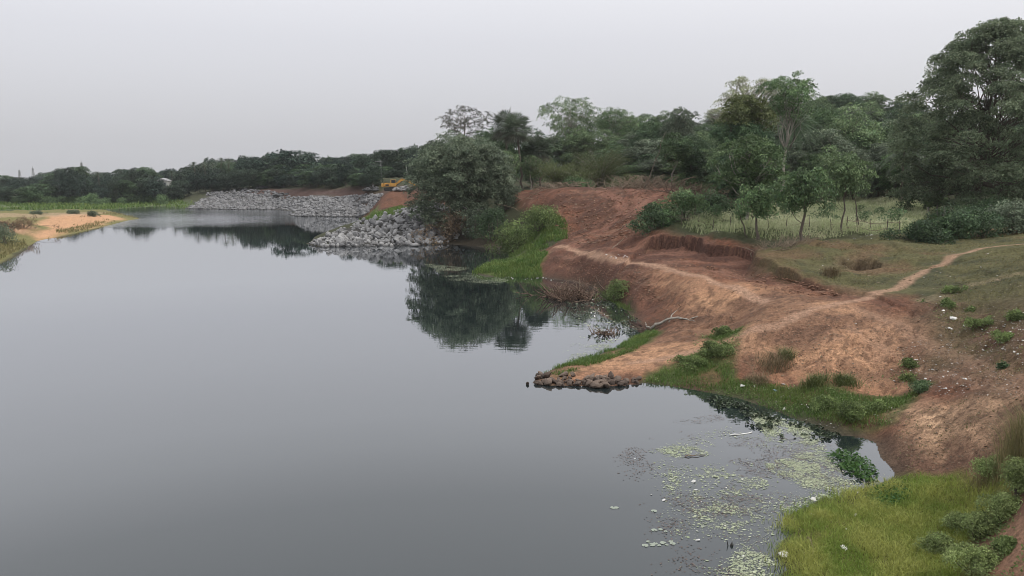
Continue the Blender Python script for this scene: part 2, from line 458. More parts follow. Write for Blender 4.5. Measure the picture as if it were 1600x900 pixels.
def paths_h(P):
    """smooth ground terms, rough ground and shore; returns z and the distance to the shore (positive on land)"""
    d, _, _ = seg_dist(P, SHORE, closed=False)
    ins = inside(P, LAND)
    wob = (fbm(P[:, 0], P[:, 1], 2.2, 3, 5) - .5) * np.clip(P[:, 1] / 60, .5, 3)
    sd = np.where(ins, d, -d) + wob * np.clip(d, 0, 1)
    X, Y = P[:, 0], P[:, 1]
    z = tps(X, Y) + cliff_offset(P)
    far = np.clip(Y / 90, .35, 3)
    amp = smooth(0, 5, sd)
    near = (np.abs(X) < 60) & (Y > 34) & (Y < 100)
    pd = np.full(len(P), 99.0); pd[near] = np.minimum(seg_dist(P[near], PATH1_W, closed=False)[0], seg_dist(P[near], PATH2_W, closed=False)[0])
    amp = amp * (.25 + .75 * smooth(.4, 3.0, pd))
    marsh = smooth(30, 26, Y) * smooth(2.2, .8, z)
    z = z + amp * (1 - marsh) * ((fbm(X, Y, 5.5, 3, 21) - .5) * .55 + (fbm(X, Y, 1.3, 3, 31) - .5) * .30 + (fbm(X, Y, .45, 3, 41) - .5) * .13 - np.abs(fbm(X, Y, 2.6, 3, 51) - .5) * .5 + .06) * far ** .5
    um = smooth(78, 90, Y) * smooth(150, 135, Y) * smooth(0, .03, X / Y) * smooth(.22, .19, X / Y) * amp
    z = z + um * (fbm(X * .28, Y * 1.1, 1.6, 4, 171) - .5) * .75
    z = z - amp * smooth(.4, 2.5, pd) * (1 - marsh) * smooth(25, 30, Y) * smooth(130, 110, Y) * (.16 * smooth(.60, .72, fbm(X, Y, .9, 3, 201)) + .10 * smooth(.62, .72, fbm(X, Y, .4, 2, 211)))
    fz = smooth(52, 58, Y) * smooth(96, 88, Y) * smooth(.4, 1.6, sd) * smooth(8, 5, sd) * smooth(.02, .06, X / Y) * smooth(.22, .2, X / Y)
    z = z + fz * (np.abs(((X * .8 + Y * .55) * .75 + 1.2 * fbm(X, Y, 3, 3, 61)) % 1 - .5) - .25) * .38
    land = np.maximum(z, 0.03 + 0.04 * np.clip(sd, 0, 2))
    land = land * smooth(-.1, .6, sd) + 0.02 * (1 - smooth(-.1, .6, sd))
    zz = np.where(sd > 0, land, np.maximum(-0.16 * d, -1.8) - 0.02)
    return zz, sd

ZZ, SD = paths_h(P2)

# hole dug in the grass
_u, _s = ray(1345, 411)
PIT = at_z(1345, 411, 4.25)[:2]
_q = np.hypot((P2[:, 0] - PIT[0]) / 1.5, (P2[:, 1] - PIT[1]) / 1.9) + (fbm(P2[:, 0], P2[:, 1], .5, 3, 91) - .5) * .5
PITM = smooth(1.0, .78, _q)
ZZ -= PITM * 1.1
ZG = ZZ.reshape(NY, NU)

def ground(x, y):
    """height of the finished ground sheet"""
    x = np.atleast_1d(np.asarray(x, float)); y = np.atleast_1d(np.asarray(y, float))
    u = np.clip(x / y, GU[0], GU[-1] - 1e-6); yy = np.clip(y, GY[0], GY[-1] - 1e-3)
    i = np.clip(np.searchsorted(GU, u, 'right') - 1, 0, NU - 2); j = np.clip(np.searchsorted(GY, yy, 'right') - 1, 0, NY - 2)
    fu = (u - GU[i]) / (GU[i + 1] - GU[i]); fy = (yy - GY[j]) / (GY[j + 1] - GY[j])
    return ((ZG[j, i] * (1 - fu) + ZG[j, i + 1] * fu) * (1 - fy) + (ZG[j + 1, i] * (1 - fu) + ZG[j + 1, i + 1] * fu) * fy)

def hits(px, py, water=True):
    """first ground (or water) point along each pixel's ray"""
    px = np.atleast_1d(np.asarray(px, float)); py = np.atleast_1d(np.asarray(py, float))
    u, s = ray(px, py)
    i = np.clip(np.searchsorted(GU, u, 'right') - 1, 0, NU - 2); fu = ((u - GU[i]) / (GU[i + 1] - GU[i]))
    col = ZG[:, i] * (1 - fu) + ZG[:, i + 1] * fu
    if water: col = np.maximum(col, 0)
    rz = CAM_H + GY[:, None] * s[None]
    below = rz <= col
    j = np.clip(below.argmax(0), 1, NY - 1)
    k = np.arange(len(px))
    d0 = rz[j - 1, k] - col[j - 1, k]; d1 = col[j, k] - rz[j, k]
    t = np.clip(d0 / (d0 + d1 + 1e-9), 0, 1)
    Y = GY[j - 1] * (1 - t) + GY[j] * t
    none = ~below.any(0)
    Y[none] = 600
    X = u * Y
    Z = ground(X, Y)
    return np.stack([X, Y, np.maximum(Z, 0) if water else Z], 1)

def hit(px, py):
    return hits(px, py)[0]

# ---- colours of the ground, by zone
def zone(pts, soft=1.0, warp=1.0, wscale=3.0, seed=0):
    Q = poly_px(pts)
    m = np.zeros(len(P2))
    lo, hi = Q.min(0) - 6, Q.max(0) + 6
    k = np.where((P2[:, 0] > lo[0]) & (P2[:, 0] < hi[0]) & (P2[:, 1] > lo[1]) & (P2[:, 1] < hi[1]))[0]
    if len(k) == 0: return m
    d, _, _ = seg_dist(P2[k], Q)
    sd = np.where(inside(P2[k], Q), d, -d) + (fbm(P2[k, 0], P2[k, 1], wscale, 4, seed + 3) - .5) * 2 * warp
    m[k] = smooth(-soft, soft, sd)
    return m

def strip(pts, w0, w1=None, soft=.5, seed=0):
    """band along a line: half width w0 .. w1 metres"""
    Q = pts if isinstance(pts, np.ndarray) else poly_px(pts); m = np.zeros(len(P2))
    lo, hi = Q.min(0) - 5, Q.max(0) + 5
    k = np.where((P2[:, 0] > lo[0]) & (P2[:, 0] < hi[0]) & (P2[:, 1] > lo[1]) & (P2[:, 1] < hi[1]))[0]
    d, _, par = seg_dist(P2[k], Q, closed=False)
    w = w0 if w1 is None else w0 + (w1 - w0) * par / (len(Q) - 1)
    d = d + (fbm(P2[k, 0], P2[k, 1], .8, 3, seed) - .5) * .5
    m[k] = smooth(w + soft, w - soft * .3, d)
    return m

n1 = fbm(P2[:, 0], P2[:, 1], 7, 5, 101); n2 = fbm(P2[:, 0], P2[:, 1], 1.6, 4, 111); n3 = fbm(P2[:, 0], P2[:, 1], .4, 3, 121)
COL = np.empty((len(P2), 3))
COL[:] = (.052, .055, .030)                                               # woodland floor
GRASS = np.zeros(len(P2))
def paint(m, col, amount=1.0):
    global COL
    a = np.clip(m * amount, 0, 1)[:, None]
    COL = COL * (1 - a) + np.asarray(col) * a

RED, TAN, DARK = (.170, .072, .043), (.44, .258, .152), (.070, .042, .030)
SOIL_PX = [(790, 310), (830, 296), (1000, 292), (1070, 293), (1060, 318), (1010, 340), (1000, 365), (1040, 366), (1120, 376), (1185, 386), (1240, 425), (1340, 457), (1420, 462), (1500, 480), (1640, 520),
           (1660, 960), (1560, 960), (1540, 830), (1560, 745), (1400, 750), (1360, 690), (1300, 660), (1140, 612), (900, 612), (820, 600), (860, 575), (1000, 520), (980, 470), (900, 440), (830, 425), (840, 395), (885, 375), (880, 350), (830, 325)]
soil = zone(SOIL_PX, 1.2, 1.2)
paint(soil, RED)
tanm = zone([(1000, 420), (1120, 440), (1240, 455), (1345, 470), (1440, 520), (1430, 560), (1400, 610), (1240, 600), (1150, 570), (1040, 580), (860, 605), (860, 575), (1020, 520), (1040, 480)], 2.5, 2.2, 5, 9)
paint(tanm, TAN, .85); 
tan2 = zone([(1380, 640), (1600, 610), (1640, 700), (1560, 720), (1420, 715)], 1.2, 1.2, 3, 10)
paint(tan2, (.53, .345, .215), .95)
upper = zone([(830, 296), (1050, 293), (1040, 330), (990, 365), (1160, 400), (1190, 440), (1000, 420), (860, 388), (890, 350)], 2, 2, 6, 12)
paint(upper, (.142, .064, .040), .85)
bank = zone([(845, 395), (900, 400), (1000, 418), (1040, 470), (1000, 500), (975, 470), (900, 440), (840, 430)], 1, 1, 3, 13)
paint(bank, (.115, .058, .043), .75)
paint(zone([(1440, 470), (1640, 440), (1640, 640), (1540, 640), (1480, 610), (1420, 590), (1430, 550), (1380, 500)], 2.5, 2.5, 4, 14), (.150, .092, .062), .85)
paint(zone([(1370, 690), (1420, 690), (1520, 700), (1560, 735), (1400, 748)], .7, .8, 2, 15), (.105, .058, .042), .8)
paint(soil * smooth(.50, .66, n1), (.095, .05, .036), .6)
paint(soil * smooth(.56, .72, n2), (.27, .16, .105), .35)
paint(soil * smooth(.46, .30, n2), (.10, .056, .04), .45)
paint(soil * smooth(.56, .68, n3) , DARK, .55)
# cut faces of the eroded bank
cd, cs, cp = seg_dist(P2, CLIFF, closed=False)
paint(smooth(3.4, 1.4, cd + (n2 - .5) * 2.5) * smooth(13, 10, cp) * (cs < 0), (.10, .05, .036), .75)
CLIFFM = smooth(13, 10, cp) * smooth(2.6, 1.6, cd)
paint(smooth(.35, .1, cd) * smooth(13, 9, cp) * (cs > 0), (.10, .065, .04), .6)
sc_ = fbm(P2[:, 0] * .28, P2[:, 1] * 1.1, 1.6, 4, 171)
paint(soil * upper * smooth(.54, .66, sc_), (.075, .038, .028), .7)
paint(soil * upper * smooth(.44, .34, sc_), (.22, .115, .08), .5)
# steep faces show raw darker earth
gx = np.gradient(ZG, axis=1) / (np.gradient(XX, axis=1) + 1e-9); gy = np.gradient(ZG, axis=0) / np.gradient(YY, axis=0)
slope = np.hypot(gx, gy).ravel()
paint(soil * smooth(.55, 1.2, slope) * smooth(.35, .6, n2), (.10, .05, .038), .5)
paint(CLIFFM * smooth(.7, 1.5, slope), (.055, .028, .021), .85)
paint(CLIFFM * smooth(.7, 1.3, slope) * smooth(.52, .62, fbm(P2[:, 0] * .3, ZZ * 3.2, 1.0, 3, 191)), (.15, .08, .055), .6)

OLIVE, BRIGHT = (.105, .098, .045), (.050, .080, .022)
def grass_zone(pts, col, amt, soft=1.0, warp=1.2, ws=3.0, seed=0, g=1.0, patch=True):
    global GRASS
    m = zone(pts, soft, warp, ws, seed)
    if patch: m = m * smooth(.30, .58, n2 * .6 + n1 * .4 + .06)
    paint(m, col, amt)
    GRASS = np.maximum(GRASS, m * g)
    return m
PLATEAU_PX = [(1190, 392), (1240, 378), (1400, 365), (1640, 345), (1660, 460), (1560, 470), (1470, 462), (1420, 455), (1345, 459), (1295, 446), (1225, 424)]
grass_zone(PLATEAU_PX, OLIVE, .9, 1.5, 2, 5, 31, .6)
paint(zone(PLATEAU_PX, 1, 1.5, 4, 33) * smooth(.5, .68, n1), (.16, .095, .06), .65)
grass_zone([(1450, 470), (1620, 400), (1640, 560), (1560, 600), (1470, 560)], (.085, .08, .04), .7, 2, 2, 4, 34, .5)
SPIT_PX = [(846, 583), (880, 568), (960, 541), (1022, 508), (1030, 520), (1000, 545), (930, 570), (880, 590)]
SHOREG_PX = [(1000, 598), (1030, 575), (1090, 548), (1150, 532), (1150, 560), (1150, 590), (1250, 605), (1400, 620), (1450, 600), (1400, 660), (1330, 676), (1240, 655), (1150, 624), (1080, 610)]
TIP_PX = [(736, 427), (770, 410), (835, 388), (858, 395), (845, 415), (850, 433), (790, 436)]
MARSH_PX = [(1185, 985), (1215, 900), (1208, 850), (1222, 802), (1300, 772), (1400, 742), (1500, 735), (1580, 740), (1560, 800), (1520, 850), (1540, 985)]
COVE_PX = [(925, 445), (960, 448), (985, 470), (990, 490), (965, 480)]
for s, (pts, col) in enumerate([(SPIT_PX, BRIGHT), (SHOREG_PX, BRIGHT), (TIP_PX, (.10, .125, .035)), (COVE_PX, BRIGHT)]):
    grass_zone(pts, col, .85, .35, .5, 1.5, 40 + s, 1.0)
grass_zone(MARSH_PX, (.13, .135, .034), .95, .3, .4, 1.5, 47, 1.0, False)
grass_zone([(1095, 525), (1165, 508), (1160, 520), (1120, 535)], BRIGHT, .8, .5, .4, 1.5, 48)
grass_zone([(770, 390), (830, 340), (870, 345), (880, 365), (830, 390)], (.07, .095, .03), .9, 1, 1, 2, 49)
grass_zone([(1060, 350), (1200, 318), (1440, 308), (1480, 330), (1420, 362), (1230, 374), (1120, 364)], (.07, .085, .038), 1, 1, 1, 3, 50, 1, False)
paint(zone([(1560, 800), (1640, 800), (1640, 985), (1560, 985), (1545, 850)], .4, .5, 1.5, 97), (.30, .175, .115), .9)
# paths trodden to bare pale earth
PATH1 = [(862, 388), (900, 391), (950, 401), (1000, 411), (1060, 424), (1110, 438), (1160, 453), (1192, 464), (1198, 472)]
PATH2 = [(1640, 377), (1600, 384), (1540, 391), (1490, 401), (1450, 420), (1405, 446), (1350, 466), (1270, 486), (1215, 507), (1150, 537), (1060, 548), (985, 562)]
PATH3 = [(1345, 485), (1395, 505), (1440, 530), (1500, 556), (1560, 580), (1620, 606)]
PATH4 = [(1320, 512), (1360, 530), (1400, 556), (1440, 575), (1500, 590), (1560, 606), (1600, 614)]
PATHM = np.zeros(len(P2))
for s, (pts, w, a) in enumerate([(PATH1_W, .24, 1.05), (PATH2_W, .24, .9), (PATH3, .3, .4), (PATH4, .18, .35)]):
    m = strip(pts, w, None, .3, 60 + s)
    paint(m, (.35, .22, .15), a * .85); PATHM = np.maximum(PATHM, m)
for s, pts in enumerate([[(1080, 296), (1030, 303), (1010, 316), (960, 345), (900, 385)], [(985, 296), (1005, 312), (1000, 330)], [(940, 298), (968, 312), (972, 330)]]):
    paint(strip(pts, .6, None, .6, 70 + s), (.27, .135, .095), .5)
paint(strip([(1640, 425), (1590, 428), (1520, 445), (1440, 470)], .35, None, .5, 75), (.2, .16, .10), .6)
GRASS *= 1 - PATHM
# hole: bare dark wet earth
paint(PITM, (.055, .043, .032), .9)
paint(smooth(1.5, 1.0, _q), (.13, .085, .055), .5)
# left sandbar and far banks
SANDB_PX = [(-300, 480), (0, 412), (45, 385), (80, 373), (130, 363), (200, 345), (221, 342), (200, 334), (160, 327), (60, 329), (-300, 332)]
sandb = zone(SANDB_PX, .6, .5, 4, 80)
paint(sandb, (.16, .15, .06), 1)
paint(zone([(75, 338), (110, 334), (150, 335), (192, 341), (160, 350), (110, 362), (60, 376), (50, 368), (75, 356), (55, 350)], 1.5, 1.6, 6, 81), (.47, .275, .155), 1)
paint(zone([(0, 345), (-100, 350), (-100, 365), (0, 362), (45, 368), (55, 358)], 2, 2, 6, 82), (.40, .235, .145), .9)
paint(zone([(-100, 330), (60, 333), (170, 331), (150, 336), (60, 340), (-100, 342)], 2, 2, 6, 83), (.36, .26, .17), .6)
FARG_PX = [(-300, 332), (0, 329.5), (160, 327.5), (290, 325.5), (300, 318), (260, 311), (0, 313), (-300, 316)]
farg = zone(FARG_PX, 3, 2, 20, 85)
paint(farg, (.075, .105, .04), 1)
paint(strip([(-100, 326), (0, 324), (120, 322), (250, 320)], 5, None, 4, 86), (.15, .17, .09), .7)
# dumped rock, haul road and the red embankment behind it
ROCK_PX = [(288, 326), (320, 310), (360, 300), (430, 306), (520, 308), (600, 303), (580, 330), (560, 340), (450, 340), (470, 331)]
paint(zone(ROCK_PX, 2, 2, 6, 90), (.10, .097, .093), 1)
ROAD_PX = [(360, 300), (430, 295), (520, 296), (590, 297), (690, 297), (690, 305), (600, 304), (520, 308), (430, 306), (380, 306)]
paint(zone(ROAD_PX, 3, 2, 8, 91), (.085, .052, .043), 1)
paint(zone([(562, 330), (580, 312), (600, 304), (690, 300), (700, 322), (650, 325), (610, 330)], 1.5, 1.5, 5, 92), (.135, .066, .042), 1)
paint(zone([(562, 330), (580, 312), (600, 304), (690, 300), (700, 322), (650, 325), (610, 330)], 1.5, 1.5, 5, 92) * smooth(.5, .64, fbm(P2[:, 0], P2[:, 1], 3.5, 4, 181)), (.07, .04, .03), .7)
grass_zone([(560, 347), (580, 331), (640, 327), (625, 338), (590, 348)], (.11, .15, .055), 1, 1, 1, 4, 93, 1, False)
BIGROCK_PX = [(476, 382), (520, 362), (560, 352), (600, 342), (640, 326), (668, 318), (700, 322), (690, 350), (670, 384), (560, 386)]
paint(zone(BIGROCK_PX, 1, 1, 3, 94), (.055, .053, .05), 1)  # ground under the boulders painted dark, standing in for shade in the gaps
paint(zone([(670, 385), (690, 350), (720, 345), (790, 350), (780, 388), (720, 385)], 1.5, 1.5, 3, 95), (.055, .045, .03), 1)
# mud that stays wet along the water
wet = smooth(1.0, 0.0, SD) * (SD > -3)
paint(wet * (1 - sandb), (.055, .045, .035), .6)
paint(smooth(.1, -.4, SD), (.06, .06, .05), 1)
COL *= (0.86 + .28 * fbm(P2[:, 0], P2[:, 1], .22, 2, 131))[:, None]
COL = np.clip(COL, .012, .6)

# ---- sheet
def grid_faces(r, c):
    i = (np.arange(r - 1)[:, None] * c + np.arange(c - 1)[None]).ravel()
    return np.stack([i, i + 1, i + c + 1, i + c], 1)

gm, gnt, gbs = new_mat('earth and grass ground')
a = gnt.nodes.new('ShaderNodeAttribute'); a.attribute_name = 'tint'
geo = gnt.nodes.new('ShaderNodeNewGeometry')
nz = gnt.nodes.new('ShaderNodeTexNoise'); nz.inputs['Scale'].default_value = 4.5; nz.inputs['Detail'].default_value = 8; nz.inputs['Roughness'].default_value = .68
gnt.links.new(geo.outputs['Position'], nz.inputs['Vector'])
mr = gnt.nodes.new('ShaderNodeMapRange'); mr.inputs['From Min'].default_value = .3; mr.inputs['From Max'].default_value = .7; mr.inputs['To Min'].default_value = .6; mr.inputs['To Max'].default_value = 1.38
gnt.links.new(nz.outputs['Fac'], mr.inputs['Value'])
nz2 = gnt.nodes.new('ShaderNodeTexNoise'); nz2.inputs['Scale'].default_value = 17; nz2.inputs['Detail'].default_value = 6; nz2.inputs['Roughness'].default_value = .7
gnt.links.new(geo.outputs['Position'], nz2.inputs['Vector'])
mr2 = gnt.nodes.new('ShaderNodeMapRange'); mr2.inputs['From Min'].default_value = .34; mr2.inputs['From Max'].default_value = .62; mr2.inputs['To Min'].default_value = .55; mr2.inputs['To Max'].default_value = 1.18
gnt.links.new(nz2.outputs['Fac'], mr2.inputs['Value'])
mm = gnt.nodes.new('ShaderNodeMath'); mm.operation = 'MULTIPLY'; gnt.links.new(mr.outputs[0], mm.inputs[0]); gnt.links.new(mr2.outputs[0], mm.inputs[1])
vm = gnt.nodes.new('ShaderNodeVectorMath'); vm.operation = 'SCALE'
gnt.links.new(a.outputs['Color'], vm.inputs[0]); gnt.links.new(mm.outputs[0], vm.inputs['Scale'])
gnt.links.new(vm.outputs[0], gbs.inputs['Base Color'])
gbs.inputs['Roughness'].default_value = .95; gbs.inputs['Specular IOR Level'].default_value = .15
bp = gnt.nodes.new('ShaderNodeBump'); bp.inputs['Strength'].default_value = .9; bp.inputs['Distance'].default_value = .18
gnt.links.new(nz.outputs['Fac'], bp.inputs['Height']); gnt.links.new(bp.outputs[0], gbs.inputs['Normal'])
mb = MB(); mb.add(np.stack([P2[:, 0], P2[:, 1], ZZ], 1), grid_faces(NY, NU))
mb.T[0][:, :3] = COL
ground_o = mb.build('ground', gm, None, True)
tag(ground_o, 'red earth banks, trodden paths and grassy land around the river', 'ground', None, 'structure')

# ---- river
wm = bpy.data.materials.new('river water'); wm.use_nodes = True; wnt = wm.node_tree
for n in list(wnt.nodes):
    if n.type != 'OUTPUT_MATERIAL': wnt.nodes.remove(n)
wd = wnt.nodes.new('ShaderNodeBsdfDiffuse'); wd.inputs['Color'].default_value = (.012, .018, .019, 1)
wg = wnt.nodes.new('ShaderNodeBsdfGlossy'); wg.inputs['Roughness'].default_value = .02; wg.inputs['Color'].default_value = (.97, .98, 1, 1)
fr = wnt.nodes.new('ShaderNodeFresnel'); fr.inputs['IOR'].default_value = 1.33
pw = wnt.nodes.new('ShaderNodeValToRGB'); pw.color_ramp.elements[0].color = (.03, .03, .03, 1); pw.color_ramp.elements[1].color = (1, 1, 1, 1)
for _p, _v in ((.094, .175), (.13, .27), (.16, .33), (.245, .45), (.45, .69)):
    _e = pw.color_ramp.elements.new(_p); _e.color = (_v, _v, _v, 1)
wnt.links.new(fr.outputs[0], pw.inputs[0])
wx = wnt.nodes.new('ShaderNodeMixShader')
wnt.links.new(pw.outputs[0], wx.inputs[0]); wnt.links.new(wd.outputs[0], wx.inputs[1]); wnt.links.new(wg.outputs[0], wx.inputs[2])
wnt.links.new(wx.outputs[0], wnt.nodes['Material Output'].inputs['Surface'])
geo = wnt.nodes.new('ShaderNodeNewGeometry')
mp = wnt.nodes.new('ShaderNodeMapping'); mp.inputs['Scale'].default_value = (.55, 1.6, 1)
wnt.links.new(geo.outputs['Position'], mp.inputs[0])
nz = wnt.nodes.new('ShaderNodeTexNoise'); nz.inputs['Scale'].default_value = 1.3; nz.inputs['Detail'].default_value = 2
wnt.links.new(mp.outputs[0], nz.inputs['Vector'])
nb = wnt.nodes.new('ShaderNodeTexNoise'); nb.inputs['Scale'].default_value = .018; nb.inputs['Detail'].default_value = 2
wnt.links.new(geo.outputs['Position'], nb.inputs['Vector'])
# a breeze ruffles the open reach upstream
sxyz = wnt.nodes.new('ShaderNodeSeparateXYZ'); wnt.links.new(geo.outputs['Position'], sxyz.inputs[0])
r1 = wnt.nodes.new('ShaderNodeMapRange'); r1.inputs['From Min'].default_value = 166; r1.inputs['From Max'].default_value = 190
nw = wnt.nodes.new('ShaderNodeMath'); nw.operation = 'MULTIPLY_ADD'; nw.inputs[1].default_value = 26; wnt.links.new(nb.outputs['Fac'], nw.inputs[0])
ny2 = wnt.nodes.new('ShaderNodeMath'); ny2.operation = 'SUBTRACT'; ny2.inputs[1].default_value = 13; wnt.links.new(sxyz.outputs['Y'], ny2.inputs[0]); wnt.links.new(ny2.outputs[0], nw.inputs[2])
wnt.links.new(nw.outputs[0], r1.inputs['Value'])
rx = wnt.nodes.new('ShaderNodeMapRange'); rx.inputs['From Min'].default_value = -50; rx.inputs['From Max'].default_value = -66; wnt.links.new(sxyz.outputs['X'], rx.inputs['Value'])
rm = wnt.nodes.new('ShaderNodeMath'); rm.operation = 'MULTIPLY'; wnt.links.new(r1.outputs[0], rm.inputs[0]); wnt.links.new(rx.outputs[0], rm.inputs[1])
r2 = wnt.nodes.new('ShaderNodeMapRange'); r2.inputs['From Min'].default_value = 0; r2.inputs['From Max'].default_value = 1; r2.inputs['To Min'].default_value = .0016; r2.inputs['To Max'].default_value = .03
wnt.links.new(rm.outputs[0], r2.inputs['Value'])
r2b = wnt.nodes.new('ShaderNodeMapRange'); r2b.inputs['From Max'].default_value = 1; r2b.inputs['To Min'].default_value = .002; r2b.inputs['To Max'].default_value = .09
wnt.links.new(rm.outputs[0], r2b.inputs['Value']); wnt.links.new(r2b.outputs[0], wg.inputs['Roughness'])
ml = wnt.nodes.new('ShaderNodeMath'); ml.operation = 'MULTIPLY'
r3 = wnt.nodes.new('ShaderNodeMapRange'); r3.inputs['From Min'].default_value = .35; r3.inputs['From Max'].default_value = .65; r3.inputs['To Min'].default_value = .3; r3.inputs['To Max'].default_value = 2.6
wnt.links.new(nb.outputs['Fac'], r3.inputs['Value'])
wnt.links.new(r2.outputs[0], ml.inputs[0]); wnt.links.new(r3.outputs[0], ml.inputs[1])
bp = wnt.nodes.new('ShaderNodeBump'); bp.inputs['Strength'].default_value = 1.0
wnt.links.new(nz.outputs['Fac'], bp.inputs['Height']); wnt.links.new(ml.outputs[0], bp.inputs['Distance'])
wnt.links.new(bp.outputs[0], wg.inputs['Normal'])
mb = MB(); mb.add([(-2300, -40, 0), (600, -40, 0), (600, 1500, 0), (-2300, 1500, 0)], np.array([[0, 1, 2, 3]]))
tag(mb.build('water', wm), 'calm grey river reflecting trees and pale sky', 'water', None, 'structure')

# ================================================================ VEGETATION
BARK = solid('grey brown bark', (.12, .10, .08), .9, var=.3, scale=9, bump=.6)
PALEBARK = solid('pale bark', (.30, .275, .235), .85, var=.25, scale=7, bump=.4)
DEADWOOD = solid('dead wood', (.23, .18, .13), .9, var=.3, scale=8, bump=.5)
LEAF = {
    'dark': leafy('dark leaves', (.046, .084, .044), (.086, .132, .060)),
    'olive': leafy('olive leaves', (.09, .12, .08), (.155, .185, .12)),
    'mid': leafy('mid green leaves', (.064, .118, .054), (.125, .18, .078)),
    'light': leafy('light green leaves', (.088, .138, .066), (.15, .20, .095)),
    'bamboo': leafy('yellow green leaves', (.080, .105, .042), (.13, .15, .06)),
    'palm': leafy('palm fronds', (.055, .078, .05), (.115, .135, .09)),
    'grey': leafy('dull grey leaves', (.085, .09, .07), (.12, .12, .09)),
    'vivid': leafy('vivid water plants', (.035, .095, .022), (.07, .14, .03), objvar=.1),
    'dry': leafy('dry leaves', (.12, .085, .055), (.19, .14, .09), .15),
    'weed': leafy('weed leaves', (.105, .158, .052), (.185, .235, .09), .42, .15),
    'fardark': leafy('distant dark leaves', (.016, .034, .026), (.034, .056, .038), .2),
    'faroliv': leafy('distant olive leaves', (.026, .046, .030), (.052, .076, .046), .2),
    'clump': leafy('soft leafy clumps', (.16, .22, .08), (.27, .32, .13), .45, .12),
    'giant': leafy('broad tree leaves', (.135, .185, .11), (.23, .27, .165), .45),
    'palegreen': leafy('pale new leaves', (.20, .23, .13), (.28, .30, .19), .4),
    'darkweed': leafy('dark water weed', (.018, .025, .014), (.06, .085, .045), .1, rough=.35),
}

def crown_clumps(H, W, cb, n, rc, r, skew=0.0, flat=1.0, inner=.25, lop=.0):
    """leaf clumps on a golden spiral over a lopsided crown"""
    out = []
    ang0 = r.random() * 6.28
    hz = H * (1 - cb) / 2; cz = H * (1 + cb) / 2
    for i in range(n):
        zz = 1 - 2 * (i + .5) / n
        zz = np.sign(zz) * abs(zz) ** flat
        a = ang0 + i * 2.399963 + r.normal() * .25
        rr = math.sqrt(max(0, 1 - zz * zz))
        k = (.72 + .33 * r.random()) if r.random() > inner else .35 * r.random() + .15
        rad = W * rc * (.6 + .8 * r.random())
        wob = 1 + lop * math.sin(a * 2 + ang0 * 3) 
        c = np.array([math.cos(a) * rr * (W / 2 - rad * .8) * k * wob + skew * zz * W * .2, math.sin(a) * rr * (W / 2 - rad * .8) * k * wob, cz + zz * (hz - rad * .55) * k])
        out.append((c, np.array([rad, rad, rad * (.62 + .25 * r.random())]), .78 + .44 * r.random()))
    return out

def crown_mb(clumps, nleaf, L, spray=.5, per=13, droop=.5, r=rng, aspect=.5, under=-.45, hue=.5, updir=.8):
    mb = MB()
    w = np.array([c[1][0] ** 2 for c in clumps]); w /= w.sum()
    ns = max(1, nleaf // per)
    idx = r.choice(len(clumps), ns, p=w)
    cc = np.array([c[0] for c in clumps])[idx]; rr = np.array([c[1] for c in clumps])[idx]; bb = np.array([c[2] for c in clumps])[idx]
    d = unit(r.normal(size=(ns, 3)))
    low = d[:, 2] < under
    d[low, 2] *= -1
    shell = .55 + .5 * r.random(ns) ** .6
    P = cc + d * rr * shell[:, None]
    N = unit(d * .75 + np.array([0, 0, updir]) + r.normal(size=(ns, 3)) * .35)
    sb = bb * (.6 + .8 * r.random(ns)); sh = np.clip(r.normal(hue, .25, ns), 0, 1)
    t1 = unit(np.cross(N, r.normal(size=(ns, 3)))); t2 = np.cross(N, t1)
    q = ns * per
    rad = spray * np.sqrt(r.random((ns, per))); a = r.random((ns, per)) * 6.283
    LP = P[:, None] + (rad * np.cos(a))[..., None] * t1[:, None] + (rad * np.sin(a))[..., None] * t2[:, None] + r.normal(size=(ns, per, 3)) * spray * .13
    LP[..., 2] -= (rad ** 2 / max(spray, 1e-6)) * .35
    LN = N[:, None] + r.normal(size=(ns, per, 3)) * .5
    LL = L * (.65 + .7 * r.random(q))
    V, F = leaf_vf(LP.reshape(-1, 3), LN.reshape(-1, 3), LL, aspect, droop, r)
    tint = np.repeat((sb[:, None] * (.8 + .4 * r.random((ns, per)))).ravel(), 4)
    mb.add(V, F, tint, np.repeat(np.repeat(sh, per), 4))
    return mb

def bend(a, b, k=5, sag=.12, r=rng):
    a, b = np.asarray(a, float), np.asarray(b, float)
    t = np.linspace(0, 1, k)[:, None]
    p = a * (1 - t) + b * t
    L = np.linalg.norm(b - a)
    off = r.normal(size=3) * sag * L
    p += np.sin(t * np.pi) * off
    p[1:-1] += r.normal(size=(k - 2, 3)) * .02 * L
    return p

def trunk_mb(H, fork, clumps, r0, r=rng, lean=(0, 0), every=1, twig=.012, sides=7, nfork=0):
    mb = MB()
    top = np.array([lean[0], lean[1], fork])
    path = bend((0, 0, -.5), top, 6, .03, r)
    upper = bend(top, (lean[0] * 1.4, lean[1] * 1.4, fork + (H - fork) * .55), 4, .05, r)[1:]
    full = np.concatenate([path, upper])
    rad = np.linspace(r0, r0 * .3, len(full)); rad[0] = r0 * 1.5; rad[1] = r0 * 1.1
    mb.add(*tube_vf(full, rad, sides))
    for c, rr, b in clumps[::every]:
        j = r.integers(4, len(full)); s = full[j]
        e = c + r.normal(size=3) * rr * .2
        if e[2] < s[2]: s = full[max(3, j - 3)]
        p = bend(s, e, 6, .10, r)
        mb.add(*tube_vf(p, np.linspace(max(rad[j] * .55, twig * 1.5), twig, 6), 5))
        for _ in range(2):
            q = bend(p[3], c + unit(r.normal(size=3)) * rr * .8, 4, .1, r)
            mb.add(*tube_vf(q, np.linspace(max(rad[j] * .22, twig), twig * .6, 4), 4))
    return mb

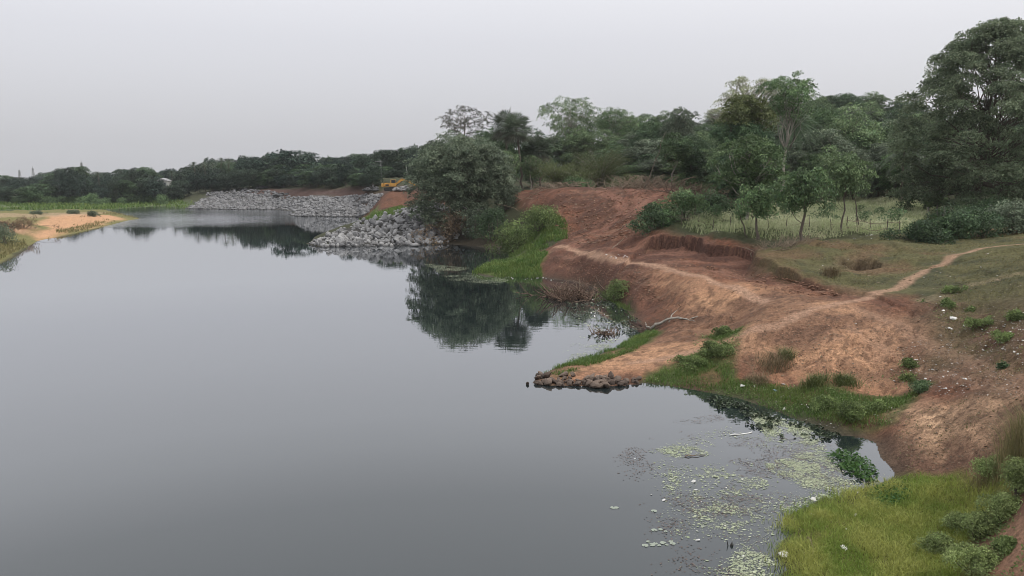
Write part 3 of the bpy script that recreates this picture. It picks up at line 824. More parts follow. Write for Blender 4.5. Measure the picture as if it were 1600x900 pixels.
def leafy_tree(name, label, cat, loc, H, W, cb=.25, n=26, rc=.2, nleaf=12000, L=.35, leaf='dark', bark=None, fork=None, r0=None, seed=0, group=None, spray=None,
               lean=(0, 0), flat=1.0, inner=.25, droop=.5, under=-.45, rz=0, hue=.5, lop=.15, extra=None, aspect=.5, every=1, per=13, skew=0):
    r = np.random.default_rng(seed + 1000)
    cl = crown_clumps(H, W, cb, n, rc, r, skew=skew, flat=flat, inner=inner, lop=lop)
    if lean != (0, 0):
        cl = [(c + np.array([lean[0], lean[1], 0]), q, b) for c, q, b in cl]
    if extra: cl += extra
    t = thing(name, label, cat, loc, rz, group)
    trunk_mb(H, fork if fork else H * (cb + .12), cl, r0 if r0 else H * .018, r, lean, every).build('trunk', bark or BARK, t, True)
    crown_mb(cl, nleaf, L, spray if spray else L * 1.7, per, droop, r, aspect, under, hue).build('crown', LEAF[leaf], t)
    return t

def base_at(px, Y, ref=300):
    u, _ = ray(px, ref)
    x = float(u * Y)
    return np.array([x, Y, float(ground(x, Y)[0])])

def size_at(px, Y, top, width):
    b = base_at(px, Y, top)
    H = float(at_y(px, top, Y)[2] - b[2])
    return b, H, width * Y / FOC * 1.02

def tree_px(name, label, cat, px, Y, top, width, **k):
    b, H, W = size_at(px, Y, top, width)
    return leafy_tree(name, label, cat, b, H, W, **k)

# ---------------------------------------------------------------- the tree hanging over the boulders
r = np.random.default_rng(5)
b, H, W = size_at(722, 131, 205, 165)
cl = crown_clumps(H, W, .18, 46, .17, r, flat=.8, inner=.3, lop=.08)
cl += [(np.array([x, y, z]), np.array([q, q, q * .75]), t) for x, y, z, q, t in
       [(-6.5, -2, 4.0, 2.4, .9), (-5.0, -3, 2.4, 2.2, .85), (-2.5, -4, 2.2, 2.2, .85), (-5.5, -2.5, 5.2, 2.2, .9), (-3.5, -4, 8, 2.2, 1), (0, -4.5, 7.5, 2.3, 1), (3.5, -4, 8.5, 2.3, 1.05), (-1.5, -4, 11, 2.2, 1.05), (-7.4, 0, 7, 2.2, 1), (-7.6, -1, 4.6, 2.1, .95), (-6.8, -2, 2.6, 2.0, .9), (-8.2, 0, 9.4, 2.0, 1), (-3.5, -3.5, 1.6, 2.0, .85), (-8.6, 0, 11.5, 1.8, 1), (5.5, -2, 6.5, 2.3, 1.05), (3.2, -3.5, 3.6, 2.2, .9), (0, -4, 4, 2.4, .9), (-4, -4, 6, 2.4, .9), (6.6, 0, 9.5, 2.3, 1.1), (7.0, 0, 12, 2.0, 1.0)]]
t = thing('broadleaf_tree', 'big dark dense tree with rounded crown hanging over grey boulders at the water', 'tree', b)
trunk_mb(H, H * .25, cl, .42, r, (1.2, 0)).build('trunk', BARK, t, True)
crown_mb(cl, 58000, .40, .72, 14, .6, r, hue=.4).build('crown', LEAF['olive'], t)

# ---------------------------------------------------------------- palms
def fan_palm(label, px, Y, top, width, lean=0.0, seed=0, thick=1.0):
    r = np.random.default_rng(seed)
    b, H, W = size_at(px, Y, top, width)
    R = W / 2
    hz = H - R * .85
    t = thing('fan_palm', label, 'palm', b)
    hub = np.array([lean, 0, hz])
    mb = MB(); p = bend((0, 0, -.4), hub, 8, .02, r)
    mb.add(*tube_vf(p, np.linspace(.24, .17, 8) * thick, 8)); mb.build('trunk', BARK, t, True)
    fr, dead = MB(), MB()
    for i in range(34):
        zz = 1 - 1.85 * (i + .5) / 34
        a = i * 2.4 + r.normal() * .2
        d = np.array([math.cos(a) * math.sqrt(1 - zz * zz), math.sin(a) * math.sqrt(1 - zz * zz), zz])
        m = dead if zz < -.45 else fr
        pet = R * (.42 + .12 * r.random())
        c = hub + d * pet
        m.add(*tube_vf(np.array([hub, hub + d * pet * .5 + [0, 0, .05], c]), [.045, .035, .03], 4), .9, .8)
        side = unit(np.cross(d, [0, 0, 1.0])); nrm = np.cross(side, d)
        fl = R * (.52 + .1 * r.random()); segs = 15
        for s in range(segs):
            th = (s - (segs - 1) / 2) / (segs - 1) * 4.2
            v = d * math.cos(th) + side * math.sin(th)
            w = unit(np.cross(v, nrm)) * .13
            mid = c + v * fl * .6 + nrm * (.02 * (-1) ** s); tip = c + v * fl * (1 - .12 * r.random()) - np.array([0, 0, fl * .12])
            m.add(np.array([c, mid - w, tip, mid + w]), np.array([[0, 1, 2, 3]]), .75 + .5 * r.random(), r.random() * .7)
    fr.build('fronds', LEAF['palm'], t)
    if dead.n: dead.build('dead_fronds', LEAF['grey'], t)
    return t

fan_palm('tall fan palm with round grey green head, highest of the fan palms', 788, 152, 170, 62, .3, 1)
fan_palm('fan palm on a slim leaning trunk, right of the highest fan palm', 820, 146, 176, 60, -1.6, 2)
fan_palm('short fan palm with its head low among dark trees, lowest of the fan palms', 845, 148, 212, 52, -.4, 3)

def feather_palm(name, label, px, Y, top, width, seed=0, nf=34, droop=1.0, leaf='palm', group=None, loc=None, H=None, W=None):
    r = np.random.default_rng(seed)
    if loc is None: loc, H, W = size_at(px, Y, top, width)
    R = W / 2
    t = thing(name, label, 'palm', loc, 0, group)
    hz = max(H - R * .55, .6)
    mb = MB(); mb.add(*tube_vf(bend((0, 0, -.3), (0, 0, hz), 6, .03, r), np.linspace(.22, .15, 6), 7)); mb.build('trunk', BARK, t, True)
    fr = MB()
    for i in range(nf):
        el = math.radians(80 - 105 * (i + .5) / nf * droop); a = i * 2.4 + r.normal() * .2
        d = np.array([math.cos(a) * math.cos(el), math.sin(a) * math.cos(el), math.sin(el)])
        L = R * (1.05 + .2 * r.random()); s = np.linspace(0, 1, 9)[:, None]
        path = np.array([0, 0, hz]) + d * L * s - np.array([0, 0, 1.0]) * (s ** 2) * L * .5 * droop
        fr.add(*tube_vf(path, np.linspace(.035, .012, 9), 4), .9, .6)
        nl = 26
        for k in range(nl):
            f = .12 + .86 * k / nl; j = min(int(f * 8), 7); q = path[j] + (path[j + 1] - path[j]) * (f * 8 - j)
            tg = unit(path[j + 1] - path[j]); sd = unit(np.cross(tg, [0, 0, 1.0]))
            for sg in (-1, 1):
                ll = R * .22 * (1 - .5 * abs(f - .45)) ; tip = q + (sd * sg * .8 + tg * .55) * ll - np.array([0, 0, ll * .35])
                wv = tg * .05
                fr.add(np.array([q - wv, tip, q + wv]), np.array([[0, 1, 2]]), .75 + .5 * r.random(), r.random())
    fr.build('fronds', LEAF[leaf], t)
    return t

feather_palm('feather_palm', 'dark feather palm with drooping fronds behind the tall pale-trunked tree', 1243, 128, 168, 76, 11, 44, 1.25, 'dark')
feather_palm('feather_palm', 'feather palm with spreading fronds in the shade behind the weedy field', 1416, 118, 212, 84, 12)
feather_palm('feather_palm', 'small feather palm at the edge of the dark trees right of the field', 1392, 128, 262, 60, 13, 26, 1.0, 'dark')

# ---------------------------------------------------------------- trees behind the red mound
tree_px('airy_tree', 'nearly bare grey tree showing sky through its crown above the round tree', 'tree', 726, 158, 163, 82, cb=.62, n=26, rc=.13, nleaf=2600, L=.34, leaf='grey', seed=21, spray=.5, inner=.1, r0=.2, per=8)
tree_px('broadleaf_tree', 'dark rounded tree rising behind the fan palms', 'tree', 772, 165, 196, 90, cb=.3, n=30, rc=.2, nleaf=12000, L=.42, seed=22)
tree_px('broadleaf_tree', 'dark tree filling the gap between fan palms and tall pale green tree', 'tree', 832, 168, 198, 92, cb=.05, n=30, rc=.2, nleaf=11000, L=.42, seed=23)
for px, Y, top, w, lab, sd in [(795, 141, 232, 44, 'slim pale-trunked tree with thin light leaves at the right edge of the round tree', 24), (829, 143, 240, 40, 'slender young tree with forked pale stem below the fan palms', 25)]:
    tree_px('slender_tree', lab, 'tree', px, Y, top, w, cb=.4, n=16, rc=.17, nleaf=2600, L=.32, leaf='light', bark=PALEBARK, seed=sd, r0=.16, inner=.1, under=-1)
tree_px('airy_tree', 'tall pale green tree with loose clustered leaves, tallest above the red mound', 'tree', 890, 228, 147, 100, cb=.45, n=44, rc=.115, nleaf=9000, L=.42, leaf='light', bark=PALEBARK, seed=26, spray=.75, inner=.2, r0=.3, under=-.6)
tree_px('airy_tree', 'pale green loose-crowned tree just right of the tallest above the red mound', 'tree', 952, 232, 164, 92, cb=.3, n=44, rc=.13, nleaf=12000, L=.42, leaf='mid', bark=PALEBARK, seed=27, spray=.75, r0=.28, hue=.7)
tree_px('broadleaf_tree', 'dull green tree under the tall pale green pair behind the red mound', 'tree', 905, 240, 188, 100, cb=.1, n=34, rc=.2, nleaf=12000, L=.42, leaf='mid', seed=28)

def cane_clump(label, px, Y, top, width, seed, nc=26, leaf='bamboo', name='bamboo_clump', cat='bamboo', nleaf=90, L=.36):
    r = np.random.default_rng(seed)
    b, H, W = size_at(px, Y, top, width)
    t = thing(name, label, cat, b)
    cm, lf = MB(), MB()
    for i in range(nc):
        a = r.random() * 6.28; rr = W * .5 * math.sqrt(r.random()); hh = H * (.55 + .45 * r.random()) * (1 - .25 * rr / (W * .5))
        s = np.linspace(0, 1, 9)[:, None]
        st = np.array([math.cos(a), math.sin(a), 0]) * W * .1 * r.random()
        path = st + np.array([math.cos(a) * rr, math.sin(a) * rr, 0]) * s ** 2 + np.array([0, 0, hh]) * (s - .12 * s ** 3) - np.array([0, 0, .2])
        cm.add(*tube_vf(path, np.linspace(.05, .012, 9), 5), 1, .5)
        n = nleaf
        f = .12 + .88 * r.random(n) ** .7; j = np.minimum((f * 8).astype(int), 7)
        q = path[j] + (path[j + 1] - path[j]) * (f * 8 - j)[:, None] + r.normal(size=(n, 3)) * W * .07
        V, F = leaf_vf(q, r.normal(size=(n, 3)) * .6 + [0, 0, .7], L * (.7 + .6 * r.random(n)), .3, 1.2, r)
        lf.add(V, F, np.repeat((.75 + .5 * r.random(n)) * (.85 + .3 * r.random()), 4), np.repeat(r.random(n), 4))
    cm.build('stems', PALEBARK, t, True); lf.build('leaves', LEAF[leaf], t)
    return t

cane_clump('feathery yellow green bamboo-like clump leaning over the back of the red mound', 938, 140, 205, 84, 31, 46, nleaf=170)
cane_clump('low yellow green cane clump at the foot of the tall pale green tree', 872, 139, 232, 66, 32, 34, nleaf=150)
cane_clump('smaller feathery clump between the red mound and the dark woods', 905, 136, 246, 56, 33, 26, nleaf=130)
tree_px('leaning_tree', 'small dark tree behind a long leaning pale stem at the back of the mound', 'tree', 1048, 120, 208, 64, cb=.35, n=26, rc=.18, nleaf=6500, L=.34, leaf='mid', bark=PALEBARK, seed=34, lean=(1.2, 0), r0=.13)
tree_px('small_tree', 'low dark round tree right of the long leaning stem', 'tree', 1085, 122, 232, 52, cb=.25, n=20, rc=.2, nleaf=5000, L=.34, leaf='dark', bark=PALEBARK, seed=35)
mbx = MB(); p0 = hit(1005, 288); p0 = base_at(1003, 116); p1 = at_y(1040, 206, 117)
mbx.add(*tube_vf(bend(p0 - [0, 0, .3], p1, 7, .02, r), np.linspace(.10, .035, 7), 7)); mbx.add(*tube_vf(bend(p0 * .45 + p1 * .55, at_y(1028, 255, 117), 4, .05, r), [.07, .06, .05, .03], 5))
tag(mbx.build('bare_tree', BARK, None, True), 'long bare pale stem leaning to the right at the back of the red mound', 'bare tree')

# ---------------------------------------------------------------- climber-clad tree, tall pale trunk and bare crown on the right
b, H, W = size_at(1165, 104, 148, 118)
r = np.random.default_rng(41)
cl = crown_clumps(H, W * .95, .08, 60, .15, r, flat=.7, inner=.2, lop=.12)
t = thing('climber_clad_tree', 'tall dark tree smothered in climbers with yellowish leafy top beside the weedy field', 'tree', b)
trunk_mb(H, H * .3, cl, .35, r).build('trunk', BARK, t, True)
crown_mb([c for c in cl if c[0][2] < H * .74], 26000, .34, .55, 13, .7, r, hue=.3).build('crown', LEAF['dark'], t)
crown_mb([c for c in cl if c[0][2] >= H * .74], 8000, .34, .55, 13, .7, r, hue=.7).build('leafy_top', LEAF['bamboo'], t)

r = np.random.default_rng(43)
b, H, W = size_at(1172, 118, 122, 120)
cl = []
for i in range(70):
    a = r.random() * 6.28; el = math.radians(15 + 65 * r.random()); d = np.array([math.cos(a) * math.cos(el), math.sin(a) * math.cos(el), math.sin(el)])
    cl.append((np.array([0, 0, H * .60]) + d * np.array([W * .56, W * .5, H * .41]) * (.8 + .2 * r.random()), np.array([.7, .7, .5]), 1.0))
t = thing('bare_branched_tree', 'tree with bare pale branches fanning above the climber-clad tree', 'tree', b)
trunk_mb(H, H * .6, cl, .26, r, twig=.045).build('trunk', PALEBARK, t, True)
crown_mb(cl, 5200, .26, .55, 8, .3, r, hue=1.0).build('crown', LEAF['palegreen'], t)
tree_px('slender_tree', 'tall tree on a straight pale trunk with loose open crown behind the climber-clad tree', 'tree', 1226, 112, 111, 100, cb=.66, n=30, rc=.12, nleaf=6000, L=.34, leaf='mid', bark=PALEBARK, seed=44, r0=.24, fork=12, lean=(1.0, 0), spray=.6, inner=.1, flat=.8, under=-.7)
tree_px('forked_tree', 'dark tree with forked pale limbs showing in front of the climber-clad tree', 'tree', 1174, 80, 208, 126, cb=.30, n=44, rc=.14, nleaf=13000, L=.28, leaf='mid', bark=PALEBARK, seed=45, r0=.2, hue=.7, under=-.2, flat=.8)
# three young trees along the fence
tree_px('young_tree', 'young tree with short dark crown, leftmost of three along the fence', 'tree', 1187, 72.5, 286, 66, cb=.38, n=16, rc=.18, nleaf=3600, L=.28, leaf='mid', lop=.5, inner=.1, seed=46, r0=.15, lean=(-.2, 0), droop=1.4, under=-1, aspect=.45)
tree_px('young_tree', 'young tree with big drooping leaves and stout trunk, middle of three along the fence', 'tree', 1261, 68, 257, 92, cb=.36, n=20, rc=.17, nleaf=4600, L=.30, leaf='mid', lop=.5, inner=.1, seed=47, r0=.17, droop=1.6, under=-1, aspect=.45)
tree_px('young_tree', 'young tree with light spreading crown on thin stems, rightmost of three along the fence', 'tree', 1326, 74, 232, 84, cb=.42, n=20, rc=.16, nleaf=4800, L=.29, leaf='light', lop=.5, inner=.1, seed=48, r0=.1, droop=1.4, under=-1, aspect=.45)
for a, bb_, rr, lab in [((1348, 362, 75), (1332, 290, 75), .07, 'thin second stem beside the rightmost young tree by the fence'), ((1172, 371, 73), (1152, 325, 73), .08, 'thin bare stem leaning left beside the leftmost young tree')]:
    m = MB(); p0 = base_at(a[0], a[2]); p1 = at_y(*bb_)
    m.add(*tube_vf(bend(p0 - [0, 0, .2], p1, 6, .04, r), np.linspace(rr, rr * .5, 6), 6))
    tag(m.build('sapling_stem', BARK, None, True), lab, 'bare tree')

# ---------------------------------------------------------------- the giant at the right edge
b, H, W = size_at(1556, 97, 38, 250)
r = np.random.default_rng(51)
prof = [(.06, .8), (.2, 1.0), (.4, 1.05), (.55, 1.0), (.66, .84), (.74, .74), (.82, .62), (.9, .46), (.98, .24)]
cl = []
for i in range(250):
    h = .05 + .93 * (i + .5) / 250; w = np.interp(h, [p[0] for p in prof], [p[1] for p in prof]); a = i * 2.4 + r.normal() * .4
    k = (.2 + .8 * math.sqrt(r.random())); q = 1.2 * (.65 + .7 * r.random())
    cl.append((np.array([math.cos(a) * W * .5 * w * k, math.sin(a) * W * .5 * w * k, H * h]), np.array([q * 1.3, q * 1.3, q * .62]), .8 + .4 * r.random()))
t = thing('tall_tree', 'giant spreading tree towering at the right edge, sky showing through its top', 'tree', b)
trunk_mb(H, H * .3, cl, .42, r, (.4, 0), every=2, twig=.012).build('trunk', BARK, t, True)
crown_mb(cl, 120000, .33, .66, 13, .5, r, hue=.5).build('crown', LEAF['giant'], t)

# ---------------------------------------------------------------- woods: a few grown trees, copied
def proto(label, H, W, seed, name='woodland_tree', **k):
    kw = dict(cb=.15, n=34, rc=.19, nleaf=13000, L=.45, leaf='dark', seed=seed, group=None)
    kw.update(k)
    return leafy_tree(name, label, 'tree', (0, 0, 0), H, W, **kw)

LAB_W = 'dark woodland tree in the dense wood behind the field and mound'
LAB_H = 'hazy tree on the wooded hill rising behind the right-hand woods'
LAB_F = 'distant hazy tree in the tree line beyond the upstream water'
NEARP = [proto(LAB_W, 16, 13, 61, cb=.06), proto(LAB_W, 18, 12, 62, leaf='olive', cb=.1, lop=.3), proto(LAB_W, 14, 13, 63, leaf='light', flat=.8, cb=.05, n=50, rc=.13, spray=.9), proto(LAB_W, 17, 14, 64, leaf='mid', n=46, rc=.15, lop=.25, cb=.08)]
FARP = [proto(LAB_F, 13, 11, 71, 'distant_tree', leaf='fardark', cb=.04, nleaf=5200, L=.7, n=26), proto(LAB_F, 12, 12, 72, 'distant_tree', cb=.04, nleaf=5200, L=.7, leaf='faroliv', n=30, flat=.8), proto(LAB_F, 14, 10, 73, 'distant_tree', cb=.04, nleaf=4800, L=.7, leaf='dark', n=24), proto(LAB_F, 11, 11, 74, 'distant_tree', cb=.04, nleaf=4800, L=.7, leaf='faroliv', n=36, rc=.15), proto(LAB_F, 13, 13, 75, 'distant_tree', leaf='fardark', cb=.04, nleaf=5600, L=.7, n=20, rc=.24)]
PH = {}
for o, h in zip(NEARP + FARP, [16, 18, 14, 17, 13, 12, 14, 11, 13]): PH[o.name] = h
PW = {}
for o, w in zip(NEARP + FARP, [13, 12, 13, 14, 11, 12, 10, 11, 13]): PW[o.name] = w
used = set()
def plant(o, px, Y, top, width, label, group, rr):
    b, H, W = size_at(px, Y, top, width)
    H = max(H, 3.0)
    sc = (W / PW[o.name], W / PW[o.name], H / PH[o.name])
    if o.name in used:
        return dup(o, b, rr.random() * 6.28, sc, label, group)
    used.add(o.name)
    o.location = b; o.scale = sc; o.rotation_euler.z = rr.random() * 6.28
    o['label'] = label; o['group'] = group
    return o

r = np.random.default_rng(81)
G_W, G_H, G_F = 'dark trees of the wood behind the field and mound', 'trees on the wooded hill at the right', 'trees of the distant tree line'
TOPW = [(960, 190), (985, 182), (1010, 180), (1040, 172), (1065, 168), (1100, 186), (1150, 190), (1200, 176), (1250, 156), (1290, 146), (1340, 150), (1380, 158), (1420, 168), (1460, 172), (1520, 180), (1660, 190)]
def prof_y(T, x): return float(np.interp(x, [p[0] for p in T], [p[1] for p in T]))
# named individuals of the wood first
for px, Y, top, w, k, lab in [(1338, 146, 166, 118, 2, 'broad dull green tree with a rounded crown behind the weedy field'), (1290, 152, 160, 84, 3, 'dark tree right of the tall pale trunk, at the left of the wooded hill'),
                              (1066, 168, 160, 62, 1, 'tree standing highest in the dark wood between mound and climber-clad tree'), (1016, 172, 178, 74, 0, 'dark rounded tree at the left end of the dark wood'),
                              (1440, 128, 196, 86, 0, 'dark tree tucked against the left side of the giant tree'), (1398, 150, 186, 72, 3, 'dark tree above the feather palms behind the field')]:
    plant(NEARP[k], px, Y, top, w, lab, G_W, r)
for px in np.arange(985, 1660, 30):
    for Y, dt in ((140, 62), (158, 34)):
        top = prof_y(TOPW, px) + dt + r.normal() * 9
        plant(NEARP[r.integers(4)], px + r.normal() * 9, Y + r.normal() * 4, top, 74 + 26 * r.random(), LAB_W, G_W, r)
for px in np.arange(1100, 1640, 34):                      # dark edge right behind the field
    plant(NEARP[r.integers(4)], px + r.normal() * 6, 128 + r.normal() * 3, 236 + r.normal() * 12, 62 + 20 * r.random(), LAB_W, G_W, r)
for px in np.arange(690, 985, 28):                        # behind the palms
    plant(NEARP[r.integers(4)], px + r.normal() * 6, (178 if px < 840 else 222) + r.normal() * 5, 222 - 20 * (px > 830) + r.normal() * 8, 66 + 20 * r.random(), LAB_W, G_W, r)
TOPH = [(960, 184), (1000, 178), (1040, 178), (1100, 180), (1150, 178), (1200, 164), (1260, 146), (1300, 140), (1340, 144), (1380, 149), (1420, 160), (1470, 178), (1660, 190)]
for k, Y in enumerate((205, 240, 285)):
    for px in np.arange(980, 1640, 27 - k):
        top = prof_y(TOPH, px) + (2 - k) * 13 + r.normal() * 3.5
        b = base_at(px, Y)
        plant(NEARP[r.integers(4)], px + r.normal() * 8, Y + r.normal() * 5, top, 50 + 18 * r.random(), LAB_H, G_H, r)

# ---------------------------------------------------------------- far tree line
TOPF = [(-60, 276), (0, 276), (40, 273), (70, 272), (95, 263), (118, 263), (140, 272), (170, 270), (200, 262), (225, 264), (260, 266), (300, 256), (340, 250), (365, 247), (390, 243), (410, 248), (430, 240), (460, 235), (490, 238), (510, 246), (540, 238),
        (565, 240), (580, 240), (600, 234), (640, 228), (680, 220)]
for px, Y, top, w, k, lab in [(106, 318, 259, 34, 0, 'flat-topped dark tree standing above the far left tree line'), (212, 322, 263, 42, 1, 'dark round tree on the far bank left of the rock-faced bank'),
                              (456, 322, 233, 92, 4, 'large dark spreading tree above the rock-faced bank, widest of the distant trees'), (392, 325, 243, 56, 0, 'dark rounded tree left of the widest distant tree'),
                              (531, 305, 254, 62, 2, 'rounded lighter green bush-like tree behind the haul road'), (612, 262, 232, 66, 1, 'leafy tree right behind the yellow excavator'), (572, 285, 240, 54, 3, 'leafy tree behind the haul road just left of the excavator tree')]:
    plant(FARP[k], px, Y, top, w, lab, G_F, r)
for k, (Y, dt, st) in enumerate(((318, 17, 21), (352, 9, 20), (395, 3, 19), (460, 0, 20))):
    for px in np.arange(-70, 690, st):
        yy = Y if px < 500 else Y - (px - 500) * .35
        plant(FARP[r.integers(5)], px + r.normal() * 5, yy + r.normal() * 6, prof_y(TOPF, px) + dt + r.normal() * 4, 30 + 14 * r.random(), LAB_F, G_F, r)
for px in np.arange(385, 690, 11):
    g = hit(px, float(np.interp(px, [385, 450, 560, 600, 690], [293, 292.5, 294, 294.5, 293])) + r.normal() * .5)
    if g[1] > 420 or g[1] < 190 or px > 590: continue
    plant(FARP[r.integers(5)], px, g[1] + 1, 268 - .02 * (px - 385) + r.normal() * 6, 26 + 12 * r.random(), LAB_F, G_F, r)
for px in np.arange(330, 700, 15):                        # thicket right behind the haul road
    yy = float(np.interp(px, [330, 450, 560, 700], [326, 306, 262, 226]))
    plant(FARP[r.integers(5)], px + r.normal() * 4, yy + r.normal() * 3, 272 - .03 * (px - 330) + r.normal() * 5, 30 + 14 * r.random(), LAB_F, G_F, r)
# crowns of small palms poking out of the far trees
fp = None
for i, px in enumerate((302, 318, 332, 346, 358, 268, 152)):
    Y = 345; b, H, W = size_at(px, Y, prof_y(TOPF, px) - 3 + (i % 3) * 3, 17)
    if fp is None:
        fp = feather_palm('distant_palm', 'small feathery palm poking out of the far tree line', px, Y, 0, 0, 90, 18, 1.0, 'palm', 'small palms in the far tree line', b, H, W); fH = H
    else:
        dup(fp, b, i, H / fH)

# ---------------------------------------------------------------- shrubs
def shrub_mb(H, W, seed, nleaf, L, n=12, under=-.2, hue=.5, per=10, spray=None, D=None, aspect=.5, droop=.5):
    r = np.random.default_rng(seed)
    cl = []
    for i in range(n):
        a = r.random() * 6.28; k = min(abs(r.normal()) * .5, 1.15); q = min(W * .2, H * .36) * (.4 + .9 * r.random())
        cl.append((np.array([math.cos(a) * (W / 2) * k, math.sin(a) * ((D or W) / 2) * k, max(q * .3, (H - q * .6) * (1 - .6 * k * k) * (.2 + .85 * r.random() ** .7))]), np.array([q * 1.2, q * 1.2, q * .8]), .7 + .6 * r.random()))
    return crown_mb(cl, nleaf, L, spray or L * 2.1, per, droop, r, aspect, -1.1, hue, .55), cl

def shrub(name, label, cat, px, py, wpx, hpx, seed, leaf='mid', nleaf=2500, L=.16, Y=None, group=None, n=12, hue=.5, dpx=None, stems=True, stem_mat=None, aspect=.5):
    b = base_at(px, Y) if Y else hit(px, py)
    s = b[1] / FOC
    W, H = wpx * s, hpx * s
    mb, cl = shrub_mb(H, W, seed, nleaf, L, n, hue=hue, D=(dpx * s if dpx else None), aspect=aspect)
    t = thing(name, label, cat, b, 0, group)
    st = MB(); rr = np.random.default_rng(seed)
    for c, q, _ in cl:
        st.add(*tube_vf(bend((c[0] * .3, c[1] * .3, -.1), c, 4, .08, rr), np.linspace(.03, .012, 4) * max(.5, H / 2), 4))
    st.build('stems', stem_mat or BARK, t); mb.build('leaves', LEAF[leaf], t)
    return t

SH = [('shrub', 'dark bush at the head of the eroded bank, nearest the red mound', 1018, 356, 56, 42, 'dark', 2600, .26, 82), ('shrub', 'brownish green bush with arching twigs behind the eroded bank', 1072, 344, 96, 48, 'mid', 4200, .26, 84),
      ('shrub', 'dark bush between the arching bush and the leftmost young tree', 1118, 340, 66, 46, 'dark', 3000, .26, 88), ('shrub', 'low bright bush on top at the back of the red mound', 978, 293, 66, 26, 'bamboo', 2600, .3, 127),
      ('shrub', 'small rounded bush at the left back edge of the red mound', 902, 296, 54, 22, 'mid', 2200, .3, 132), ('shrub', 'low bush behind the dry brushwood heap', 1066, 290, 70, 26, 'mid', 2400, .3, 122)]
for i, (nm, lab, px, py, w, h, lf, nl, L, Y) in enumerate(SH):
    shrub(nm, lab, 'bush', px, py, w, h, 200 + i, lf, nl, L, Y)
for i, (px, Y, w, h, lf, lab) in enumerate([(1440, 70, 84, 34, 'dark', 'low dark bush at the near right corner of the weedy field'), (1486, 71, 96, 50, 'dark', 'dense dark bush in front of the banana plants'), (1535, 72, 96, 48, 'dark', 'dark bush below the trunk of the giant tree'),
                                          (1585, 73, 90, 50, 'olive', 'dark bush at the right edge under the giant tree'), (1545, 88, 120, 44, 'dark', 'bush behind the dark hedge of bushes under the giant tree'), (1640, 73, 90, 56, 'dark', 'bush beside the right edge under the giant tree')]):
    shrub('bush', lab, 'bush', px, 0, w, h, 220 + i, lf, 4200, .24, Y, n=18)
shrub('shrub', 'large light green leafy bush growing at the cove below the red mound', 'bush', 806, 0, 74, 54, 240, 'weed', 5200, .3, 112, n=30, hue=.5)
shrub('shrub', 'bright green bush spilling over the water right of the leafy cove bush', 'bush', 846, 0, 66, 44, 241, 'weed', 4600, .28, 104, n=30, hue=.5)
shrub('shrub', 'dark bush in the shade between the round tree and the cove', 'bush', 768, 0, 66, 50, 242, 'dark', 3600, .3, 121, n=16)
shrub('shrub', 'dark green bush on the slope left of the red mound top', 'bush', 792, 0, 60, 40, 250, 'olive', 3200, .3, 130, n=18)
shrub('dry_scrub', 'tangle of dry brown scrub under the round tree at the water', 'scrub', 700, 0, 84, 46, 243, 'dry', 3600, .3, 127, n=16)
shrub('dry_scrub', 'dark twiggy scrub at the right foot of the round tree', 'scrub', 745, 0, 70, 56, 244, 'olive', 3200, .3, 126, n=16, hue=.1)
shrub('shrub', 'bright green bushy growth at the cove shore below the earth bank', 'bush', 962, 470, 52, 34, 245, 'weed', 4200, .13, None, n=22, hue=.5)
shrub('shrub', 'small bright shrub on the bare earth above the bright green ledge', 'bush', 1132, 524, 62, 14, 246, 'weed', 2600, .11, None, n=14, hue=.6)
shrub('shrub', 'dense green shrub where the path reaches the bare mound', 'bush', 1118, 553, 84, 20, 247, 'weed', 4600, .11, None, n=16, hue=.7)
shrub('shrub', 'dark green shrub at the left foot of the bare mound', 'bush', 1086, 570, 70, 15, 248, 'weed', 2600, .1, None, n=10, hue=.4)
shrub('shrub', 'grey green rounded shrub in the rubbish-strewn gully', 'bush', 1438, 612, 42, 20, 249, 'light', 2400, .09, None, n=12, hue=.1)
for i, (px, py, w, h, lf, lab) in enumerate([
                                           (1418, 572, 34, 13, 'weed', 'leafy weed among white scraps right of the bare mound'), (1420, 594, 26, 12, 'weed', 'low weed below the leafy one right of the bare mound'), (1566, 575, 10, 8, 'dark', 'tiny dark weed beside the lower gully path'),
                                           (1478, 478, 80, 9, 'weed', 'patch of green weeds with litter on the right slope'), (1540, 508, 84, 10, 'weed', 'weed patch lower on the right slope near the edge'), (1575, 530, 80, 11, 'weed', 'pale weed patch at the right edge of the slope'), (1490, 455, 60, 7, 'weed', 'sparse weeds at the top of the right slope'), (1585, 495, 56, 9, 'weed', 'weeds at the right edge above the pale patch'),
                                           (1330, 655, 80, 28, 'weed', 'leafy bank weeds beside the dark water plants'), (1290, 640, 60, 22, 'weed', 'leafy weeds on the green ledge above the dark water plants'), (1375, 640, 56, 18, 'weed', 'weeds at the right end of the green ledge')]):
    shrub('weed', lab, 'weed', px, py, w, h, 260 + i, lf, int(300 + w * h * 1.6), .10 if py > 500 else .13, None, n=10, hue=.6)
# leafy clumps along the foot of the slope, lower right
for i, (px, py, w, h, lf, lab) in enumerate([(1566, 812, 78, 44, 'clump', 'leafy clump against bare earth at the right, above the creeping weeds'), (1530, 838, 84, 40, 'clump', 'leafy clump on the marsh edge, second up from the bottom'), (1470, 862, 62, 30, 'clump', 'small leafy clump leaning into the marsh grass'), (1530, 894, 96, 46, 'clump', 'rounded yellow-flowered clump at the bottom edge'),
                                           (1592, 770, 70, 58, 'clump', 'tall leafy clump at the right edge below the reeds'), (1556, 742, 60, 30, 'clump', 'pale leafy clump below the tall reeds'), (1500, 826, 60, 26, 'clump', 'pale soft clump in the middle of the marsh edge'), (1575, 858, 40, 18, 'weed', 'creeping grey green weed on bare earth at the right')]):
    shrub('leafy_clump', lab, 'weed', px, py, w, h, 290 + i, lf, 6500, .065, None, n=34, hue=.6)
